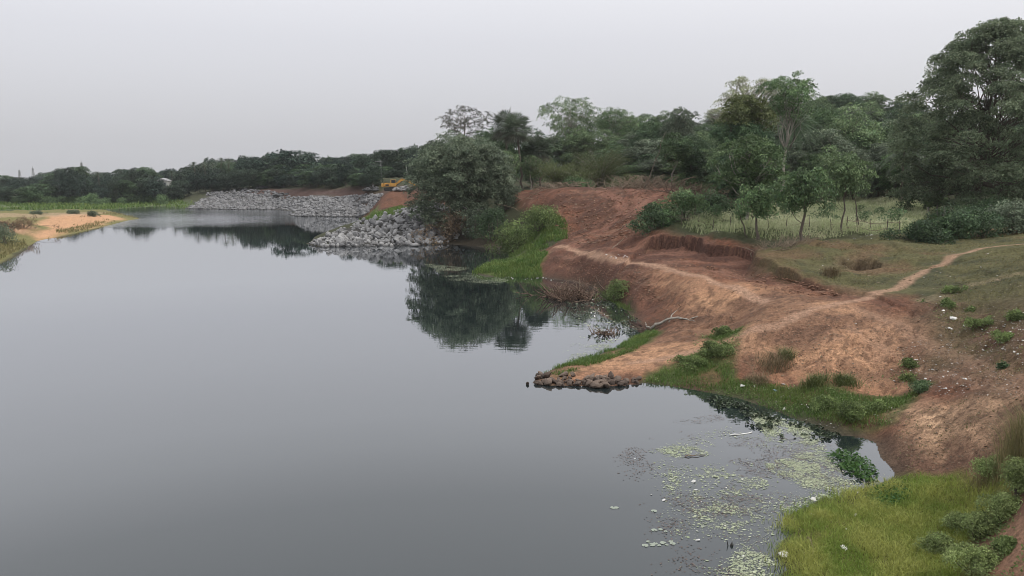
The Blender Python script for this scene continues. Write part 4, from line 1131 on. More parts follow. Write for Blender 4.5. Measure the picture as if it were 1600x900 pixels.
# banana plants at the end of the field
def banana(label, px, Y, hpx, seed):
    r = np.random.default_rng(seed); b = base_at(px, Y); H = hpx * Y / FOC
    t = thing('banana_plant', label, 'banana plant', b)
    m = MB(); m.add(*tube_vf(bend((0, 0, -.2), (0, 0, H * .5), 4, .03, r), [.14, .13, .11, .08], 7)); m.build('stem', PALEBARK, t, True)
    lf = MB()
    for i in range(9):
        a = i * 2.4; el = math.radians(35 + 45 * r.random()); d = np.array([math.cos(a) * math.cos(el), math.sin(a) * math.cos(el), math.sin(el)]); L = H * .62
        s = np.linspace(0, 1, 7)[:, None]; mid = np.array([0, 0, H * .48]) + d * L * s - np.array([0, 0, 1.0]) * s ** 2 * L * .35
        sd = unit(np.cross(d, [0, 0, 1.0])); w = (L * .15 * np.sin(np.pi * (.08 + .9 * s)) ** .7)
        V = np.concatenate([mid - sd * w + [0, 0, .06], mid, mid + sd * w + [0, 0, .06]]); F = np.array([(k, k + 1, 7 * (j + 1) + k + 1, 7 * (j + 1) + k) if j == 0 else (7 + k, 8 + k, 15 + k, 14 + k) for j in range(2) for k in range(6)])
        lf.add(V, F, .9 + .4 * r.random(), .6 + .4 * r.random())
    lf.build('leaves', LEAF['light'], t)
for i, (px, Y, h) in enumerate([(1452, 96, 30), (1466, 99, 40), (1478, 95, 34), (1497, 97, 28)]):
    banana(['short broad-leaved banana plant, first from the left at the end of the field', 'tallest broad-leaved banana plant at the end of the field', 'banana plant right of the tallest one at the end of the field', 'small banana plant set apart on the right towards the giant tree'][i], px, Y, h, 310 + i)
# low bushes along the far waterline on the left
fb = None; r = np.random.default_rng(99)
for i in range(34):
    px = -40 + i * 9.6 + r.normal() * 3
    Y = 300 + r.random() * 18 - max(0, px - 240) * .05
    b = base_at(px, Y, 305)
    if fb is None:
        m, _ = shrub_mb(3.2, 7, 400, 1300, .5, 9, hue=.5)
        fb = m.build('waterside_bush', LEAF['mid']); tag(fb, 'low hazy bush along the far left waterline', 'bush', 'low bushes along the far left waterline')
        fb.location = b
    else:
        c = fb.copy(); C.objects.link(c); c.location = b; c.rotation_euler.z = r.random() * 6; s = .6 + .7 * r.random(); c.scale = (s, s, s * (.7 + .5 * r.random()))
# bushes of the sandbar
for i, (px, py, w, h, lf, lab) in enumerate([(36, 356, 76, 20, 'dry', 'dark dry bush on the left sandbar'), (8, 382, 50, 30, 'olive', 'dark olive clump at the left edge of the sandbar'), (2, 362, 60, 18, 'dry', 'dry clump behind the sandbar bush at the left edge'), (145, 338, 24, 8, 'olive', 'small tuft on the crest of the sand dune'), (110, 334, 40, 6, 'olive', 'low tuft behind the sand dune crest'), (60, 335, 50, 6, 'olive', 'low tuft on the far side of the sandbar')]):
    shrub('sandbar_bush', lab, 'bush', px, py, w, h, 330 + i, lf, 1800, .3, None, n=14, hue=.3, aspect=.3)

# ================================================================ GRASS AND WATER PLANTS
def scatter(pts, dens, nz=None, seed=0, water=False, soft=0.0, zmin=-.12):
    """random ground points in a zone, per square metre"""
    Q = poly_px(pts) if not isinstance(pts, np.ndarray) else pts
    rr = np.random.default_rng(seed)
    lo, hi = Q.min(0), Q.max(0)
    n = int(dens * np.prod(hi - lo)); P = lo + rr.random((n, 2)) * (hi - lo)
    d, _, _ = seg_dist(P, Q)
    P = P[inside(P, Q) & (rr.random(n) < smooth(0, max(soft, 1e-3), d))]
    if nz: 
        s, a, b = nz
        P = P[rr.random(len(P)) < smooth(a, b, fbm(P[:, 0], P[:, 1], s, 3, seed + 500))]
    z = ground(P[:, 0], P[:, 1])
    P3 = np.stack([P[:, 0], P[:, 1], z], 1)
    if water: return P3
    P3[:, 2] = np.maximum(P3[:, 2], -.02)
    return P3[z > zmin]

GL = {
    'marsh': leafy('marsh grass', (.17, .245, .045), (.33, .35, .095), .4, 0),
    'bright': leafy('bright shore grass', (.072, .135, .030), (.14, .185, .05), .3, 0),
    'olive': leafy('short dry grass', (.14, .135, .055), (.22, .19, .09), .2, 0),
    'field': leafy('pale field weeds', (.28, .33, .16), (.54, .54, .36), .5, 0),
    'duck': leafy('duckweed', (.22, .26, .15), (.36, .38, .27), .0, 0, rough=.5),
    'fern': leafy('brown water fern', (.075, .052, .045), (.12, .085, .07), .0, 0),
}
def off_path(P):
    m = np.ones(len(P), bool)
    for pts, w in ((PATH1_W, .6), (PATH2_W, .8)):
        d, _, _ = seg_dist(P[:, :2], pts if isinstance(pts, np.ndarray) else poly_px(pts), closed=False); m &= d > w
    return P[m]

def grass(name, label, cat, zones, mat, H, W, seed, lean=.5):
    rr = np.random.default_rng(seed); mb = MB()
    for k, (pts, dens, nz, sf) in enumerate(zones):
        P = off_path(scatter(pts, dens, nz, seed + k, soft=sf, zmin=-.45 if mat == 'marsh' else -.12)); n = len(P)
        if n == 0: continue
        pat = fbm(P[:, 0], P[:, 1], 1.2, 3, seed + 40); pat = np.clip(.5 + (pat - .5) * (1.9 if mat == 'marsh' else 1), .05, 1)
        V, F = blade_vf(P - [0, 0, .02], H * (.45 + .8 * rr.random(n)) * (.6 + .8 * pat), W * (.7 + .6 * rr.random(n)), lean, rr)
        mb.add(V, F, np.repeat((.75 + .5 * rr.random(n)), 5), np.repeat(np.clip(pat * 1.6 - .4 + rr.normal(0, .2, n), 0, 1), 5))
    return tag(mb.build(name, GL[mat]), label, cat, None, 'stuff')

MARSHG_PX = [(1150, 985), (1185, 900), (1180, 850), (1195, 795), (1280, 758), (1345, 758), (1400, 742), (1500, 735), (1580, 740), (1570, 800), (1535, 850), (1550, 985)]
grass('marsh_grass', 'olive green marsh grass growing out of the shallows in the lower right', 'grass', [(MARSHG_PX, 640, (.8, .25, .5), 1.6), (MARSH_PX, 260, None, .6)], 'marsh', .24, .018, 601, .8)
grass('shore_grass', 'bright green grass along the spit, the ledge and the cove', 'grass', [(SPIT_PX, 320, (1.2, .3, .5), .2), (SHOREG_PX, 230, (1.3, .32, .52), .6), (TIP_PX, 90, (2, .25, .45), .5), (COVE_PX, 150, None, .2), ([(1095, 525), (1165, 508), (1160, 520), (1120, 535)], 160, None, .2)], 'bright', .26, .026, 611, .7)
grass('short_grass', 'short dry olive grass on the level ground around the dug hole', 'grass', [(PLATEAU_PX, 34, (3, .35, .6), 1), ([(1450, 470), (1620, 400), (1640, 560), (1560, 600), (1470, 560)], 50, (2, .42, .65), 1), ([(1400, 650), (1560, 600), (1640, 700), (1560, 740), (1400, 742)], 40, (1, .5, .7), .5)], 'olive', .13, .03, 621, .9)
FIELD_PX = [(1062, 358), (1110, 335), (1200, 318), (1330, 312), (1440, 310), (1475, 328), (1430, 358), (1400, 366), (1320, 373), (1230, 374), (1120, 366)]
rr_ = np.random.default_rng(631); P = scatter(FIELD_PX, 62, (2.4, .30, .50), 631, soft=.8); n = len(P); mb = MB()
hh_ = (.15 + 2.6 * np.clip(fbm(P[:, 0], P[:, 1], 2.6, 4, 632) - .28, 0, 1))
P[:, 2] += hh_ * rr_.random(n) ** .6
V, F = leaf_vf(P, rr_.normal(size=(n, 3)) * .6 + [0, 0, .8], .17 * (.6 + .9 * rr_.random(n)), .42, .8, rr_)
mb.add(V, F, np.repeat(.7 + .6 * rr_.random(n), 4), np.repeat(np.clip(fbm(P[:, 0], P[:, 1], 7, 4, 633) * 2.4 - .8 + rr_.normal(0, .15, n), 0, 1), 4))
Q = scatter(FIELD_PX, 9, (2.4, .34, .5), 634, soft=.8); n = len(Q)
V, F = blade_vf(Q, .75 + .65 * rr_.random(n), .05, .7, rr_); mb.add(V, F, np.repeat(.8 + .5 * rr_.random(n), 5), np.repeat(rr_.random(n), 5))
tag(mb.build('field_weeds', GL['field']), 'pale green feathery weeds filling the fenced field', 'weeds', None, 'stuff')
grass('bank_grass', 'light grass between the boulders and the red embankment', 'grass', [([(560, 347), (580, 331), (640, 327), (625, 338), (590, 348)], 14, None, .5), ([(765, 394), (800, 365), (840, 345), (888, 348), (888, 372), (845, 392)], 70, (1.6, .25, .45), .5), (TIP_PX, 60, (2, .2, .45), .3)], 'bright', .6, .08, 641, .6)
grass('sandbar_grass', 'dry olive grass fringing the left sandbar', 'grass', [(SANDB_PX[1:9], 2.5, (5, .54, .64), .5), ([(-40, 425), (0, 408), (45, 385), (40, 376), (0, 380), (-60, 390)], 16, None, .3), ([(80, 362), (130, 352), (170, 346), (150, 355), (110, 365)], 8, None, .3)], 'olive', .55, .10, 651, .6)
grass('far_bank_grass', 'green reedy grass along the far left shore', 'grass', [(FARG_PX, .9, (14, .3, .5), 2)], 'bright', 1.3, .35, 661, .6)

rr_ = np.random.default_rng(671); mb = MB()
for pts, dn, nz_ in [(SHOREG_PX, 110, (.9, .42, .6)), ([(1440, 470), (1500, 450), (1600, 490), (1620, 560), (1520, 545), (1460, 500)], 45, (1.1, .52, .68)), ([(1540, 745), (1620, 740), (1640, 830), (1560, 985), (1480, 985), (1500, 870), (1540, 820)], 260, (.8, .40, .6)), ([(1395, 545), (1450, 560), (1440, 615), (1400, 610)], 70, (.8, .48, .65)), ([(925, 445), (985, 460), (1000, 500), (980, 500)], 60, (.8, .4, .6)), ([(1080, 520), (1170, 508), (1160, 560), (1080, 575)], 120, (.7, .42, .6)), ([(1240, 600), (1340, 585), (1420, 570), (1400, 620)], 40, (.7, .5, .66))]:
    P = scatter(pts, dn, nz_, 672 + dn, soft=.5); n = len(P)
    P[:, 2] += .22 * rr_.random(n) * (.3 + fbm(P[:, 0], P[:, 1], .7, 2, 673))
    V, F = leaf_vf(P, rr_.normal(size=(n, 3)) * .5 + [0, 0, .8], .085 * (.5 + rr_.random(n)), .55, .4, rr_)
    mb.add(V, F, np.repeat(.65 + .7 * rr_.random(n), 4), np.repeat(rr_.random(n), 4))
tag(mb.build('creeping_weeds', LEAF['weed']), 'low leafy weeds creeping over the green ledge and the slope', 'weeds', None, 'stuff')

# thick-leaved floating plants at the inlet
def leaf_patch(name, label, pts, dens, H, L, leaf, seed, aspect=.7, flat=.9, nz=None, water=True):
    rr = np.random.default_rng(seed); P = scatter(pts, dens, nz, seed, water=water, soft=.25)
    P[:, 2] = np.maximum(P[:, 2], 0) + H * (.15 + .85 * rr.random(len(P))) * (.5 + fbm(P[:, 0], P[:, 1], .5, 2, seed))
    n = len(P); mb = MB()
    V, F = leaf_vf(P, rr.normal(size=(n, 3)) * .55 + [0, 0, flat], L * (.6 + .8 * rr.random(n)), aspect, .3, rr)
    mb.add(V, F, np.repeat(.7 + .6 * rr.random(n), 4), np.repeat(rr.random(n), 4))
    return tag(mb.build(name, LEAF[leaf]), label, 'water plants', None, 'stuff')
leaf_patch('water_hyacinth', 'dense dark green floating plants in the inlet at the lower right', [(1285, 712), (1300, 706), (1335, 708), (1360, 722), (1376, 740), (1372, 757), (1340, 752), (1310, 735)], 300, .17, .11, 'vivid', 701, nz=(.7, .25, .45))
leaf_patch('creeping_water_plant', 'bright green creeping plants where the marsh meets the duckweed', [(1345, 775), (1380, 756), (1420, 750), (1430, 775), (1390, 800), (1350, 795)], 300, .16, .09, 'vivid', 702)
leaf_patch('dark_water_plants', 'dark curled leaves of water plants along the green ledge', [(1098, 622), (1130, 620), (1180, 640), (1230, 655), (1290, 668), (1320, 682), (1290, 690), (1250, 682), (1215, 690), (1180, 672), (1150, 660), (1120, 640)], 110, .14, .17, 'darkweed', 703, .6, .5, (.8, .42, .56))
leaf_patch('cove_water_plants', 'small dark leaves and debris floating in the weedy cove', [(880, 470), (930, 462), (975, 478), (1010, 508), (985, 520), (930, 540), (900, 510)], 34, .05, .16, 'darkweed', 704, .6, 1.4, (1.4, .46, .6))

def floats(name, label, cat, zones, mat, L, seed, z=.004):
    rr = np.random.default_rng(seed); mb = MB()
    for k, (pts, dens, nz, sf) in enumerate(zones):
        P = scatter(pts, dens, nz, seed + k, water=True, soft=sf)
        P = P[P[:, 2] < .05]
        n = len(P); P[:, 2] = z + .003 * rr.random(n)
        a = rr.random(n) * 6.28; s = L * (.55 + .6 * rr.random(n) + (1.9 if mat == 'duck' else .5) * rr.random(n) ** 8)
        ang = a[:, None] + np.array([0, 1.05, 2.1, 3.14, 4.19, 5.24])
        ring = np.stack([np.cos(ang) * s[:, None] * (.4 + .3 * rr.random((n, 6))), np.sin(ang) * s[:, None] * (.25 + .25 * rr.random((n, 6))), np.zeros((n, 6))], -1)
        V = (P[:, None] + ring); V[..., 2] += rr.random((n, 6)) * .012
        mb.add(V.reshape(-1, 3), np.arange(6 * n).reshape(n, 6), np.repeat(.75 + .5 * rr.random(n), 6), np.repeat(rr.random(n), 6))
    return tag(mb.build(name, GL[mat]), label, cat, None, 'stuff')
W_ALL = [(930, 690), (1000, 665), (1120, 640), (1250, 680), (1400, 700), (1400, 760), (1220, 800), (1215, 850), (1240, 985), (1050, 985), (1010, 900), (990, 790)]
floats('duckweed', 'pale green duckweed drifting in patches on the lower right water', 'duckweed', [
    ([(1008, 706), (1050, 692), (1090, 698), (1122, 712), (1090, 718), (1040, 716)], 1000, (.6, .25, .7), .3),
    ([(1180, 725), (1290, 690), (1320, 735), (1360, 768), (1300, 785), (1222, 806), (1190, 830), (1200, 790), (1240, 760)], 1300, (.5, .22, .82), .5),
    ([(1130, 870), (1190, 820), (1222, 806), (1215, 850), (1240, 985), (1110, 985), (1120, 890)], 900, (.6, .34, .74), .4),
    ([(1020, 740), (1150, 720), (1250, 740), (1220, 800), (1130, 850), (1060, 800)], 500, (.5, .45, .75), .4),
    ([(1160, 640), (1230, 655), (1300, 680), (1270, 700), (1200, 690)], 1100, (.6, .34, .62), .2),
    ([(868, 575), (900, 545), (960, 528), (960, 545), (920, 560)], 240, (.8, .35, .55), .3), ([(870, 555), (930, 500), (1000, 510), (1010, 515), (960, 540)], 60, (.9, .5, .68), .3),
    ([(725, 424), (745, 428), (800, 434), (790, 438), (740, 434)], 60, None, .1), ([(655, 410), (735, 418), (742, 430), (800, 437), (780, 446), (700, 438)], 160, (2.5, .34, .6), .5), ([(1000, 700), (1130, 660), (1280, 690), (1340, 770), (1222, 806), (1215, 850), (1240, 985), (1080, 985), (1030, 860)], 110, (1.5, .3, .7), 1.0)], 'duck', .034, 711)
floats('water_fern', 'fine brownish specks of floating water fern on the lower right water', 'water fern', [(W_ALL, 150, (1.6, .34, .62), 1.2)], 'fern', .045, 721)
floats('cove_scum', 'pale flecks floating in the weedy cove', 'pond scum', [([(860, 430), (930, 455), (985, 490), (1000, 510), (960, 540), (900, 540), (900, 500), (880, 470)], 14, (1, .5, .68), .4)], 'duck', .09, 731)

# ================================================================ ROCKS
def ico(sub=2):
    import bmesh
    bm = bmesh.new(); bmesh.ops.create_icosphere(bm, subdivisions=sub, radius=1.0)
    V = np.array([v.co[:] for v in bm.verts]); F = np.array([[v.index for v in f.verts] for f in bm.faces]); bm.free()
    return V, F
ICO2, ICO1 = ico(2), ico(1)
def rock_v(r, base=ICO2, cuts=11, sq=(1, .8, .62)):
    V = base[0].copy()
    for _ in range(cuts):
        n = unit(r.normal(size=3)); c = .5 + .3 * r.random()
        d = V @ n - c; V -= np.where(d > 0, d, 0)[:, None] * n
    V *= np.array(sq) * (.85 + .3 * r.random(3))
    return V + r.normal(size=V.shape) * .012

def rock_mat(name, a, b, sc=3.0, wet=False):
    m, nt, bs = new_mat(name)
    oi = nt.nodes.new('ShaderNodeObjectInfo'); at = nt.nodes.new('ShaderNodeAttribute'); at.attribute_name = 'tint'
    sp = nt.nodes.new('ShaderNodeSeparateColor'); nt.links.new(at.outputs['Color'], sp.inputs[0])
    tc = nt.nodes.new('ShaderNodeTexCoord'); nz = nt.nodes.new('ShaderNodeTexNoise'); nz.inputs['Scale'].default_value = sc; nz.inputs['Detail'].default_value = 6
    nt.links.new(tc.outputs['Object'], nz.inputs['Vector'])
    ad = nt.nodes.new('ShaderNodeMath'); ad.operation = 'MULTIPLY_ADD'; ad.inputs[1].default_value = .55; nt.links.new(oi.outputs['Random'], ad.inputs[0])
    m2 = nt.nodes.new('ShaderNodeMath'); m2.operation = 'MULTIPLY_ADD'; m2.inputs[1].default_value = .8; m2.inputs[2].default_value = -.18; nt.links.new(nz.outputs['Fac'], m2.inputs[0]); nt.links.new(m2.outputs[0], ad.inputs[2])
    mx = nt.nodes.new('ShaderNodeMixRGB'); mx.inputs[1].default_value = (*a, 1); mx.inputs[2].default_value = (*b, 1); nt.links.new(ad.outputs[0], mx.inputs['Fac'])
    vm = nt.nodes.new('ShaderNodeVectorMath'); vm.operation = 'SCALE'; nt.links.new(mx.outputs[0], vm.inputs[0]); nt.links.new(sp.outputs[0], vm.inputs['Scale'])
    gp = nt.nodes.new('ShaderNodeNewGeometry'); sz = nt.nodes.new('ShaderNodeSeparateXYZ'); nt.links.new(gp.outputs['Position'], sz.inputs[0])
    wz = nt.nodes.new('ShaderNodeMapRange'); wz.inputs['From Min'].default_value = .12; wz.inputs['From Max'].default_value = .38; wz.inputs['To Min'].default_value = .4; nt.links.new(sz.outputs['Z'], wz.inputs['Value'])   # stone stays dark where the water wets it
    if wet:
        w2 = nt.nodes.new('ShaderNodeVectorMath'); w2.operation = 'SCALE'; nt.links.new(vm.outputs[0], w2.inputs[0]); nt.links.new(wz.outputs[0], w2.inputs['Scale']); vm = w2
    nt.links.new(vm.outputs[0], bs.inputs['Base Color']); bs.inputs['Roughness'].default_value = .85; bs.inputs['Specular IOR Level'].default_value = .25
    bp = nt.nodes.new('ShaderNodeBump'); bp.inputs['Strength'].default_value = .5; bp.inputs['Distance'].default_value = .08
    nt.links.new(nz.outputs['Fac'], bp.inputs['Height']); nt.links.new(bp.outputs[0], bs.inputs['Normal'])
    return m
GREYROCK = rock_mat('grey quarry rock', (.058, .059, .064), (.37, .365, .36), 3.0, True)
BROWNROCK = rock_mat('brown laterite', (.075, .055, .045), (.22, .165, .13), 5, True)

r = np.random.default_rng(801)
rp = []
for i in range(9):
    mb = MB(); mb.add(rock_v(r), ICO2[1]); rp.append(mb.mesh('boulder', GREYROCK))
def px_in(pts, n, r):
    Q = np.array(pts, float); out = np.empty((0, 2))
    while len(out) < n:
        P = Q.min(0) + r.random((n * 2, 2)) * (Q.max(0) - Q.min(0)); out = np.concatenate([out, P[inside(P, Q)]])
    return out[:n]
PILE_PX = [(480, 382), (505, 369), (540, 357), (560, 348), (600, 338), (640, 323), (668, 314), (694, 322), (690, 350), (690, 378), (650, 385), (560, 386), (500, 387)]
pts = px_in(PILE_PX, 300, r)
H3 = hits(pts[:, 0], pts[:, 1])
for k in range(300):
    o = bpy.data.objects.new('boulder', rp[k % 9]); C.objects.link(o)
    s = .42 + .62 * r.random() ** 1.7
    o.location = H3[k] + np.array([0, 0, s * (.05 + .25 * r.random())]); o.scale = (s * 1.15, s * 1.15, s)
    o.rotation_euler = tuple(r.normal(size=3) * .8 + [0, 0, r.random() * 6.28])
    tag(o, 'angular grey boulder in the big pile of dumped rock at the water', 'boulder', 'grey boulders of the pile beside the round tree')
def rubble(name, label, pts, n, smin, smax, seed, mat=GREYROCK, lift=.15, cat='rocks', tmin=.75):
    r = np.random.default_rng(seed); P = px_in(pts, n, r); H = hits(P[:, 0], P[:, 1]); mb = MB()
    base = [rock_v(r, ICO1, 7) for _ in range(8)]
    for k in range(n):
        s = smin + (smax - smin) * r.random() ** 2.6
        a = r.random() * 6.28; c, sn = math.cos(a), math.sin(a); V = base[k % 8]
        if r.random() < .5: V = V[:, [0, 2, 1]] * (1, 1, -1)
        V = np.stack([V[:, 0] * c - V[:, 1] * sn, V[:, 0] * sn + V[:, 1] * c, V[:, 2]], 1) * s + H[k] + [0, 0, s * lift]
        mb.add(V, ICO1[1], tmin + (1 - tmin) * 2 * r.random())
    return tag(mb.build(name, mat), label, cat, None, 'stuff')
rubble('boulder_fill', 'smaller grey rocks packed between the boulders and under the round tree', PILE_PX + [], 700, .25, .6, 811)
rubble('boulder_scree', 'grey rocks showing through the leaves under the round tree', [(680, 330), (720, 322), (770, 330), (760, 350), (700, 380), (680, 384)], 160, .4, .8, 812)
rubble('riprap', 'grey rock facing dumped along the far bank', [(288, 326), (305, 317), (330, 307), (365, 301), (420, 306), (470, 308), (520, 309), (560, 306), (600, 303), (590, 316), (575, 332), (562, 339), (505, 339), (450, 338), (465, 330), (430, 328), (350, 328)], 4200, .2, 1.15, 813, lift=.1)
rubble('riprap_heaps', 'heaps of grey rock left along the far haul road', [(316, 306), (340, 301), (372, 297), (420, 299), (440, 303), (440, 308), (340, 308)], 260, .5, 1.0, 814, lift=.5)
for i, (x, y, lab) in enumerate([(583, 297, 'low heap of pale rock behind the excavator, left of it'), (632, 297, 'heap of pale rock under the excavator arm'), (410, 294, 'heap of pale rock at the left end of the haul road'), (440, 305, 'grey rock mound jutting from the rock-faced bank')]):
    b = hit(x, y); mb = MB(); q = np.random.default_rng(820 + i)
    for k in range(90):
        s = .3 + .45 * q.random(); a = q.random() * 6.28; rr = 3.2 * math.sqrt(q.random()); V = rock_v(q, ICO1, 7) * s
        mb.add(V + [math.cos(a) * rr, math.sin(a) * rr * .7, max(0, 1.5 * (1 - rr / 3.4)) * q.random()], ICO1[1], .45 + .35 * q.random())
    o = mb.build('rock_heap', GREYROCK); o.location = b; tag(o, lab, 'rock heap')

# brown stones at the tip of the spit
sp_m = []
for i in range(7):
    mb = MB(); mb.add(rock_v(r, ICO2, 13, (1, .8, .6)), ICO2[1]); sp_m.append(mb.mesh('stone', BROWNROCK))
xs = np.concatenate([r.uniform(836, 998, 84), [824, 841]])
for k, x in enumerate(xs):
    y0, y1 = np.interp(x, [820, 850, 880, 930, 1000], [597, 584, 584, 588, 592]), np.interp(x, [820, 850, 900, 960, 1000], [600, 603, 605, 607, 601])
    p = hit(x, y0 + (y1 - y0) * r.random() ** .7)
    s = (.14 + .20 * r.random() ** 1.6) * (1.15 if k > 83 else 1)
    o = bpy.data.objects.new('stone', sp_m[k % 7]); C.objects.link(o)
    o.location = p + np.array([0, 0, s * (.2 + .35 * r.random())]); o.scale = (s * 1.2, s * 1.1, s * 1.1); o.rotation_euler = (r.normal() * .4, r.normal() * .4, r.random() * 6.28)
    tag(o, 'dark brown stone in the row edging the tip of the spit', 'stone', 'brown stones at the tip of the spit')

# crumbs of earth on the bare ground
r = np.random.default_rng(830)
CL = rock_mat('earth clods', (.15, .075, .05), (.33, .185, .115), 8)
mb = MB(); base = [rock_v(r, ICO1, 6) for _ in range(6)]
for pts, n, s0, s1 in [([(1000, 420), (1240, 455), (1440, 520), (1400, 610), (1160, 580), (1040, 520)], 2600, .02, .10), ([(830, 300), (1050, 296), (1010, 365), (900, 385), (840, 340)], 2200, .06, .34), ([(1000, 402), (1190, 425), (1340, 462), (1240, 460), (1040, 418)], 1500, .03, .2), ([(1440, 480), (1640, 470), (1640, 720), (1560, 720), (1420, 700), (1440, 600)], 1400, .015, .05), ([(850, 398), (1000, 420), (1030, 470), (980, 470), (900, 438)], 1300, .04, .2), ([(860, 580), (1000, 540), (1080, 550), (1000, 598), (860, 598)], 500, .02, .06)]:
    P = px_in(pts, n, r); H = hits(P[:, 0], P[:, 1])
    for k in range(n):
        s = s0 + (s1 - s0) * r.random() ** 3; V = base[k % 6]
        if k % 2: V = V[:, [1, 0, 2]] * (1, -1, 1)
        mb.add(V * s * (1, 1, .6) + H[k] + [0, 0, -s * .1], ICO1[1], (.95 if pts[0] in ((1000, 420), (860, 580)) else .5) + .4 * r.random())
tag(mb.build('earth_clods', CL), 'loose lumps of red earth scattered over the bare ground', 'earth clods', None, 'stuff')

# leaf litter, twigs and grit on the bare soil
r = np.random.default_rng(871); mb = MB()
for pts, n, s0, s1 in [([(1000, 420), (1240, 455), (1440, 520), (1400, 610), (1160, 580), (1040, 520)], 2600, .03, .11), ([(830, 300), (1050, 296), (1010, 365), (900, 385), (840, 340)], 1500, .08, .3), ([(1380, 640), (1600, 610), (1599, 720), (1420, 740)], 1600, .02, .09), ([(1400, 480), (1599, 470), (1599, 620), (1420, 600)], 1800, .02, .09), ([(860, 400), (1000, 420), (1040, 470), (980, 470)], 700, .05, .2), ([(1200, 400), (1340, 380), (1600, 370), (1600, 450), (1340, 455)], 1400, .04, .14)]:
    P = px_in(pts, n, r); H = hits(P[:, 0], P[:, 1]); a = r.random(n) * 6.28; L = s0 + (s1 - s0) * r.random(n) ** 2
    d = np.stack([np.cos(a), np.sin(a), r.normal(size=n) * .15], 1) * L[:, None]; w = np.stack([-np.sin(a), np.cos(a), r.normal(size=n) * .3], 1) * (L * (.1 + .35 * r.random(n)))[:, None]
    H[:, 2] += .02
    V = np.stack([H - d, H + w + [0, 0, .015], H + d, H - w], 1).reshape(-1, 3)
    mb.add(V, np.arange(4 * n).reshape(n, 4), np.repeat(.35 + 1.1 * r.random(n), 4), np.repeat(r.random(n), 4))
tag(mb.build('leaf_litter', LEAF['dry']), 'dry leaves and twigs strewn over the bare soil', 'leaf litter', None, 'stuff')

# ================================================================ FENCE, DEAD WOOD
def stick(mb, a, b, r0, r1, r, sag=.06, k=6):
    mb.add(*tube_vf(bend(a, b, k, sag, r), np.linspace(r0, r1, k), 6))
r = np.random.default_rng(841)
FP = [(1022, 366), (1040, 364), (1065, 362), (1091, 365), (1115, 367), (1141, 373), (1174, 372), (1200, 375), (1227, 379), (1262, 378), (1300, 375), (1322, 375), (1340, 371), (1360, 367), (1384, 367), (1405, 365)]
P0 = [base_at(x, float(np.interp(x, [1020, 1065, 1115, 1174, 1230, 1300, 1405], [86, 82, 79, 76.5, 75, 74, 74.5])), y) for x, y in FP]
org = P0[7]
f = thing('fence', 'rough fence of weathered sticks along the near edge of the weedy field', 'fence', org)
tops = []
for p in P0:
    h = 1.35 + .35 * r.random(); m = MB(); top = p - org + [r.normal() * .12, r.normal() * .1, h]
    stick(m, p - org - [0, 0, .3], top, .045, .035, r, .012); m.build('post', BARK, f, True); tops.append((p - org, top))
for i in range(len(P0) - 1):
    for lv in ((.35, .75) if i >= 11 else (.62,)):
        if i < 11 and r.random() < .35: continue
        m = MB(); a = tops[i][0] * (1 - lv) + tops[i][1] * lv; b_ = tops[i + 1][0] * (1 - lv) + tops[i + 1][1] * lv
        stick(m, a - [.1, .05, r.normal() * .1], b_ + [.1, -.05, r.normal() * .1], .022 if i < 11 else .035, .018 if i < 11 else .028, r, .015); m.build('rail', DEADWOOD, f, True)

def brush(name, label, cat, px, py, wpx, hpx, n, seed, mat=DEADWOOD, rad=.02, Y=None, tang=1.0):
    r = np.random.default_rng(seed); b = base_at(px, Y) if Y else hit(px, py); s = b[1] / FOC; W, H = wpx * s, hpx * s; mb = MB()
    for i in range(n):
        a = np.array([r.normal() * W * .25, r.normal() * W * .18, 0]); a[2] = float(max(ground(b[0] + a[0], b[1] + a[1])[0], 0) - b[2]) - .03
        th = r.random() * 6.28; L = W * (.12 + .3 * r.random()); el = abs(r.normal()) * .45 * tang
        e_ = a + L * np.array([math.cos(th) * math.cos(el), math.sin(th) * math.cos(el), 0]); e_[2] = a[2] + min(H, L * math.sin(el) + H * .5 * r.random())
        R = rad * (.5 + r.random())
        stick(mb, a, e_, R, R * .4, r, .1, 5)
    o = mb.build(name, mat, None, True); o.location = b
    return tag(o, label, cat)
BROWNWOOD = solid('brown wet wood', (.13, .085, .06), .8, var=.3, scale=5)
brush('brushwood', 'heap of dead brown branches lying in the cove water', 'brushwood', 888, 466, 92, 26, 190, 851, BROWNWOOD, .05)
brush('brushwood', 'small tangle of dead twigs in the cove near the green spit', 'brushwood', 946, 522, 38, 14, 60, 852, BROWNWOOD, .03)
brush('brushwood', 'dry grey brushwood heap at the back of the red mound', 'brushwood', 1000, 0, 110, 20, 170, 853, DEADWOOD, .05, 118)
brush('brushwood', 'brown brushwood heap right of the grey one, under the forked tree', 'brushwood', 1090, 0, 120, 24, 200, 854, BROWNWOOD, .05, 104)
brush('brushwood', 'low line of dry sticks along the top edge of the red mound', 'brushwood', 890, 0, 120, 10, 150, 857, DEADWOOD, .05, 131)
brush('brushwood', 'twigs around the fallen pale branch on the cove bank', 'brushwood', 1040, 500, 66, 10, 70, 855, BROWNWOOD, .02)
brush('brushwood', 'dry twigs below the middle young tree at the fence', 'brushwood', 1232, 384, 90, 16, 120, 856, DEADWOOD, .025)
